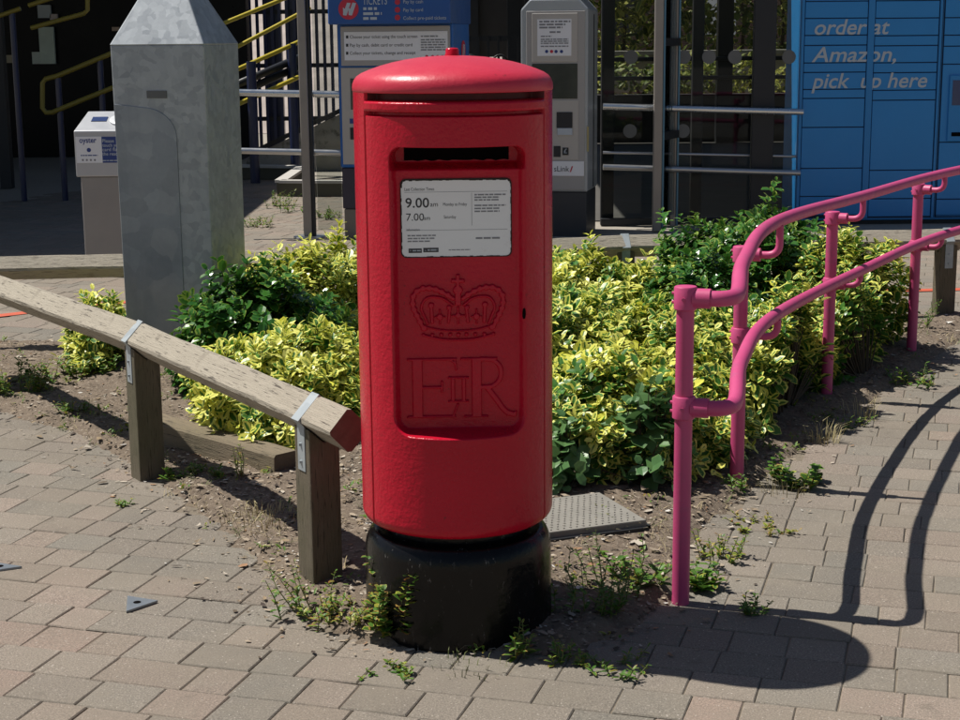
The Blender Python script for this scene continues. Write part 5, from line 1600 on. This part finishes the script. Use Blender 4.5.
for i, (x0, x1, y0, y1, cc) in enumerate(((38, 50, 5, 18, (0.30, 0.33, 0.33)), (40.5, 53, 27, 64, (0.42, 0.48, 0.40)), (32.5, 40, 52, 64, (0.40, 0.44, 0.38)), (0, 13, 55, 63, (0.30, 0.26, 0.18)), (50, 57, 14, 20, (0.35, 0.30, 0.28)), (112, 119, 27, 31, (0.38, 0.28, 0.2)))):
    mb = MB(); pxbox(mb, x0, x1, y0, y1, 21.7, 0.06, 0); part('lit_panel', mb, simple('panel_pale_%d' % i, tuple(q * 1.3 for q in cc), 0.6, 0, 0.3, 6), ca)  # pale colours stand in for lit things seen through the dark
YELLOW_SHADED = simple('shaded_yellow_paint', (0.24, 0.195, 0.03), 0.5)  # darker copy of the rail yellow, canopy shade put into the colour
yr_ = thing('yellow_handrail', 'yellow tubular stair handrails looping under the dark canopy', 'handrail', (-3.9, 15.6, 0))


def px_tube(pts, Y, r): return [W(a, b, Y) for a, b in pts]


for pts, r in (([(-30, 26), (20.5, 8.5)], 0.022), ([(28.5, 5.5), (70, -8)], 0.022), ([(87.5, -12), (87.5, 10), (84, 13.5), (31, 28)], 0.022),
               ([(122, 49), (57, 76), (45.5, 79), (42.5, 83), (42.5, 108), (46, 112.5), (52, 112.5), (82, 100), (122, 84)], 0.024)):
    part('rail', MB().tube(px_tube(pts, 15.6, r), r, 10), YELLOW_SHADED, yr_, smooth=True, auto=60)
for px_, py in ((58, 78), (100, 60), (12, 12)):
    q = W(px_, py, 15.62); part('rail_post', MB().tube([(q.x, 15.62, 0), q], 0.03, 10), NAVY, yr_, smooth=True, auto=50)

# ------------------------------------------------------------------ ramp with blue posts and yellow rails, palisade, bright ground beyond
rp = thing('ramp_railing', 'navy posts carrying sloping yellow rails between the bollard and the steel post', 'railing', (-2.4, 17.8, 0))
for px_, py, Y, r in ((251, 61.5, 17.4, 0.053), (291.5, 43.5, 18.4, 0.053)):
    q = W(px_, py, Y); part('post', MB().tube([(q.x, Y, 0), q], r, 18), NAVY, rp, smooth=True, auto=50)
for pts, Y0, Y1, r in (([(225, 75), (303, 40)], 17.3, 18.6, 0.026), ([(225, 110), (290, 81), (303, 75)], 17.3, 18.6, 0.026), ([(222, 24), (310, -12)], 19.8, 20.6, 0.026), ([(222, 55), (310, 8)], 19.8, 20.6, 0.026)):
    part('rail', MB().tube([W(a, b, Y0 + (Y1 - Y0) * k / (len(pts) - 1)) for k, (a, b) in enumerate(pts)], r, 10), YELLOW, rp, smooth=True, auto=50)
for k in range(2):
    part('lower_rail', MB().tube([W(225, 90 + 9 * k, 17.5), W(303, 56 + 9 * k, 18.7)], 0.045, 10), DARKMETAL, rp, smooth=True)
rm = thing('access_ramp', 'sloping concrete ramp wall behind the low steel kerb', 'ramp', (-2.4, 19, 0))
pr = [W(236, 182, 19.0), W(345, 176, 19.0), W(345, 112, 19.0), W(300, 133, 19.0), W(236, 164, 19.0)]
mb = MB(); mb.prism(pr, Vector(), Vector((0, 0.2, 0))); part('ramp_wall', mb, CONC, rm)
mb = MB(); mb.prism([W(236, 163, 18.97), W(300, 132, 18.97), W(345, 111, 18.97), W(345, 106, 18.97), W(300, 127, 18.97), W(236, 158, 18.97)], Vector(), Vector((0, 0.28, 0))); part('coping', mb, DIM, rm)
kb2 = thing('steel_kerb', 'low zigzag of pale steel kerb on the forecourt right of the bollard', 'kerb', (-2.0, 17, 0))
KP = [G(215, 178.5), G(303, 180), G(281, 196), G(345, 196.5)]
mb = MB()
for a, b in zip(KP[:-1], KP[1:]):
    d_ = (b - a).normalized(); n_v = Vector((-d_.y, d_.x, 0)) * 0.04
    mb.prism([a - n_v, b - n_v, b + n_v, a + n_v], Vector((0, 0, 0.0)), Vector((0, 0, 0.13)))
part('kerb_side', mb, simple('kerb_dark', (0.09, 0.085, 0.06), 0.8), kb2)
mb = MB()
for a, b in zip(KP[:-1], KP[1:]):
    d_ = (b - a).normalized(); n_v = Vector((-d_.y, d_.x, 0)) * 0.06
    mb.prism([a - n_v, b - n_v, b + n_v, a + n_v], Vector((0, 0, 0.132)), Vector((0, 0, 0.16)))
part('kerb_cap', mb, simple('kerb_pale', (0.5, 0.48, 0.44), 0.6), kb2)
fe = thing('palisade_fence', 'dark vertical bar fence behind the sloping yellow rails', 'fence', (-2.7, 23, 0))
mb = MB(); x = -4.4
while x < -1.9: mb.box(x, x + 0.045, 23.0, 23.03, 0.0, 2.6); x += 0.105
part('pales', mb, NAVY, fe)
for z_ in (0.4, 1.15, 1.9): mb = MB(); mb.box(-4.4, -1.9, 23.035, 23.08, z_, z_ + 0.06); part('fence_rail', mb, DARKMETAL, fe)
for x in (-3.35, -2.9, -2.62): mb = MB(); mb.box(x - 0.1, x + 0.1, 23.1, 23.3, 0, 2.8); part('fence_post', mb, NAVY, fe)
# added pale bank, tilted to catch the sun as a bright backdrop behind the fence
mb = MB(); mb.add([(-14, 27, 0.0), (0.5, 27, 0.0), (0.5, 46, 4.0), (-14, 46, 4.0), (-14, 46.1, -0.1), (0.5, 46.1, -0.1)], [(0, 1, 2, 3), (3, 2, 5, 4), (0, 3, 4), (1, 5, 2)])
tag(part('backdrop_slope', mb, simple('pale_bank', (0.34, 0.29, 0.26), 0.9, 0, 0.4, 1.5), None), kind='structure')


wr = thing('slatted_gate', 'black barred gate in the gap between the two ticket machines', 'gate', (0.1, 20, 0))
mb = MB()
for k in range(15): x = -1.0 + 0.125 * k; mb.box(x, x + 0.03, 20.0, 20.03, 0.0, 1.55)
part('bars', mb, DARKMETAL, wr)
for z_ in (0.25, 0.95, 1.5): mb = MB(); mb.box(-1.05, 0.85, 20.035, 20.07, z_, z_ + 0.06); part('gate_rail', mb, DARKMETAL, wr)
for k in range(5):
    x = -0.8 + 0.36 * k; part('hoop', MB().tube([(x + 0.1 * math.cos(a), 19.97, 1.2 + 0.13 * math.sin(a)) for a in [PI * q / 10 for q in range(11)]], 0.014, 6), DARKMETAL, wr, smooth=True)
bw = thing('dark_backing', 'added dark backing boards far behind the gap between the ticket machines', 'fence', (-0.3, 25.5, 0))
mb = MB(); mb.box(-1.9, 0.9, 25.5, 25.6, 0.0, 1.05); mb.box(-1.9, 0.9, 25.5, 25.6, 1.25, 2.6); part('boards', mb, DIM, bw)  # added boards that make the gap between the machines dark
for k in range(4): mb = MB(); mb.box(-1.8 + 0.85 * k, -1.68 + 0.85 * k, 25.38, 25.495, 0, 2.7); part('fence_post', mb, DARKMETAL, bw)


def hedge(name, label, x0, x1, y0, y1, z0, z1, n, seed, ln=0.14):
    rs = np.random.RandomState(seed)
    t = thing(name, label, 'hedge', ((x0 + x1) / 2, (y0 + y1) / 2, 0), None)
    x = rs.uniform(x0, x1, n); y = rs.uniform(y0, y1, n); z = z0 + (z1 - z0) * rs.uniform(0, 1, n) ** 0.85
    b = lumps(x * 0.35, z * 0.6, 1.0, seed)
    y = y - 0.35 * b; z = z + 0.25 * lumps(x * 0.5, y * 0.5, 1, seed + 2) * (z > (z0 + z1) / 2)
    d = rs.normal(0, 1, (n, 3)); d[:, 1] -= 0.4; d[:, 2] += 0.3
    V, Cc = leaf_arrays(np.column_stack([x - (x0 + x1) / 2, y - (y0 + y1) / 2, np.maximum(z, 0.05)]), d, np.tile([[0, -0.3, 1.0]], (n, 1)), ln * rs.uniform(.6, 1.3, n), ln * 0.55 * rs.uniform(.7, 1.2, n),
                        np.clip(0.35 + 0.5 * b + rs.normal(0, .25, n), 0, 1), rs.uniform(0, 1, n))
    link_mesh('foliage', np_mesh('foliage', V, leaf_faces(n), Cc), HEDGELEAF, t)
    mb = MB()
    for k in range(14):
        a = x0 + (x1 - x0) * (k + 0.5) / 14 - (x0 + x1) / 2; mb.tube([(a, 0, 0), (a + 0.1, 0.05, z1 * 0.5), (a - 0.1, 0, z1 * 0.85)], [0.05, 0.03, 0.015], 6)
    part('branches', mb, STEM, t, local=True)


hedge('hedge', 'lower clipped hedge seen through the station glass, under the pale wall top', 1.0, 9.5, 25.2, 26.0, 0.0, 1.15, 5000, 61)
hedge('hedge', 'tall loose hedge seen through the station glass, above the pale wall top', 0.8, 11.0, 29.0, 30.4, 0.9, 3.6, 9000, 62, 0.2)
lw = thing('garden_wall', 'pale low wall between the two hedges beyond the glass', 'wall', (5, 27.0, 0))
mb = MB(); mb.box(0.8, 11.0, 26.9, 27.1, 0.0, 1.24); part('wall_body', mb, CONC, lw)
mb = MB(); mb.box(0.8, 11.0, 26.75, 27.6, 1.243, 1.31); part('coping', mb, CONC, lw)
bb = thing('brick_building', 'long dark brick building closing the view behind the station', 'building', (0, 52, 0))
m = NT('far_brick'); br = m.n('ShaderNodeTexBrick'); br.inputs['Scale'].default_value = 4.0
br.inputs['Color1'].default_value = (0.12, 0.06, 0.045, 1); br.inputs['Color2'].default_value = (0.09, 0.05, 0.04, 1); br.inputs['Mortar'].default_value = (0.16, 0.14, 0.12, 1)
mp = m.n('ShaderNodeMapping'); mp.inputs['Rotation'].default_value = (PI / 2, 0, 0); m.t.links.new(m.tc.outputs['Object'], mp.inputs[0]); m.t.links.new(mp.outputs[0], br.inputs['Vector'])
m.color(br.outputs[0]); m.b.inputs['Roughness'].default_value = 0.9
mb = MB(); mb.box(-40, 40, 52, 60, 0, 7); part('wall', mb, m.m, bb)
mb = MB(); mb.box(-40.3, 40.3, 51.6, 60.3, 7.003, 7.4); part('roof', mb, DIM, bb)
for k in range(26):
    x = -38 + 3 * k; mb = MB(); mb.box(x, x + 1.3, 51.94, 52.02, 1.6, 3.2); part('window', mb, WHITE if k % 3 == 0 else DARKMETAL, bb)
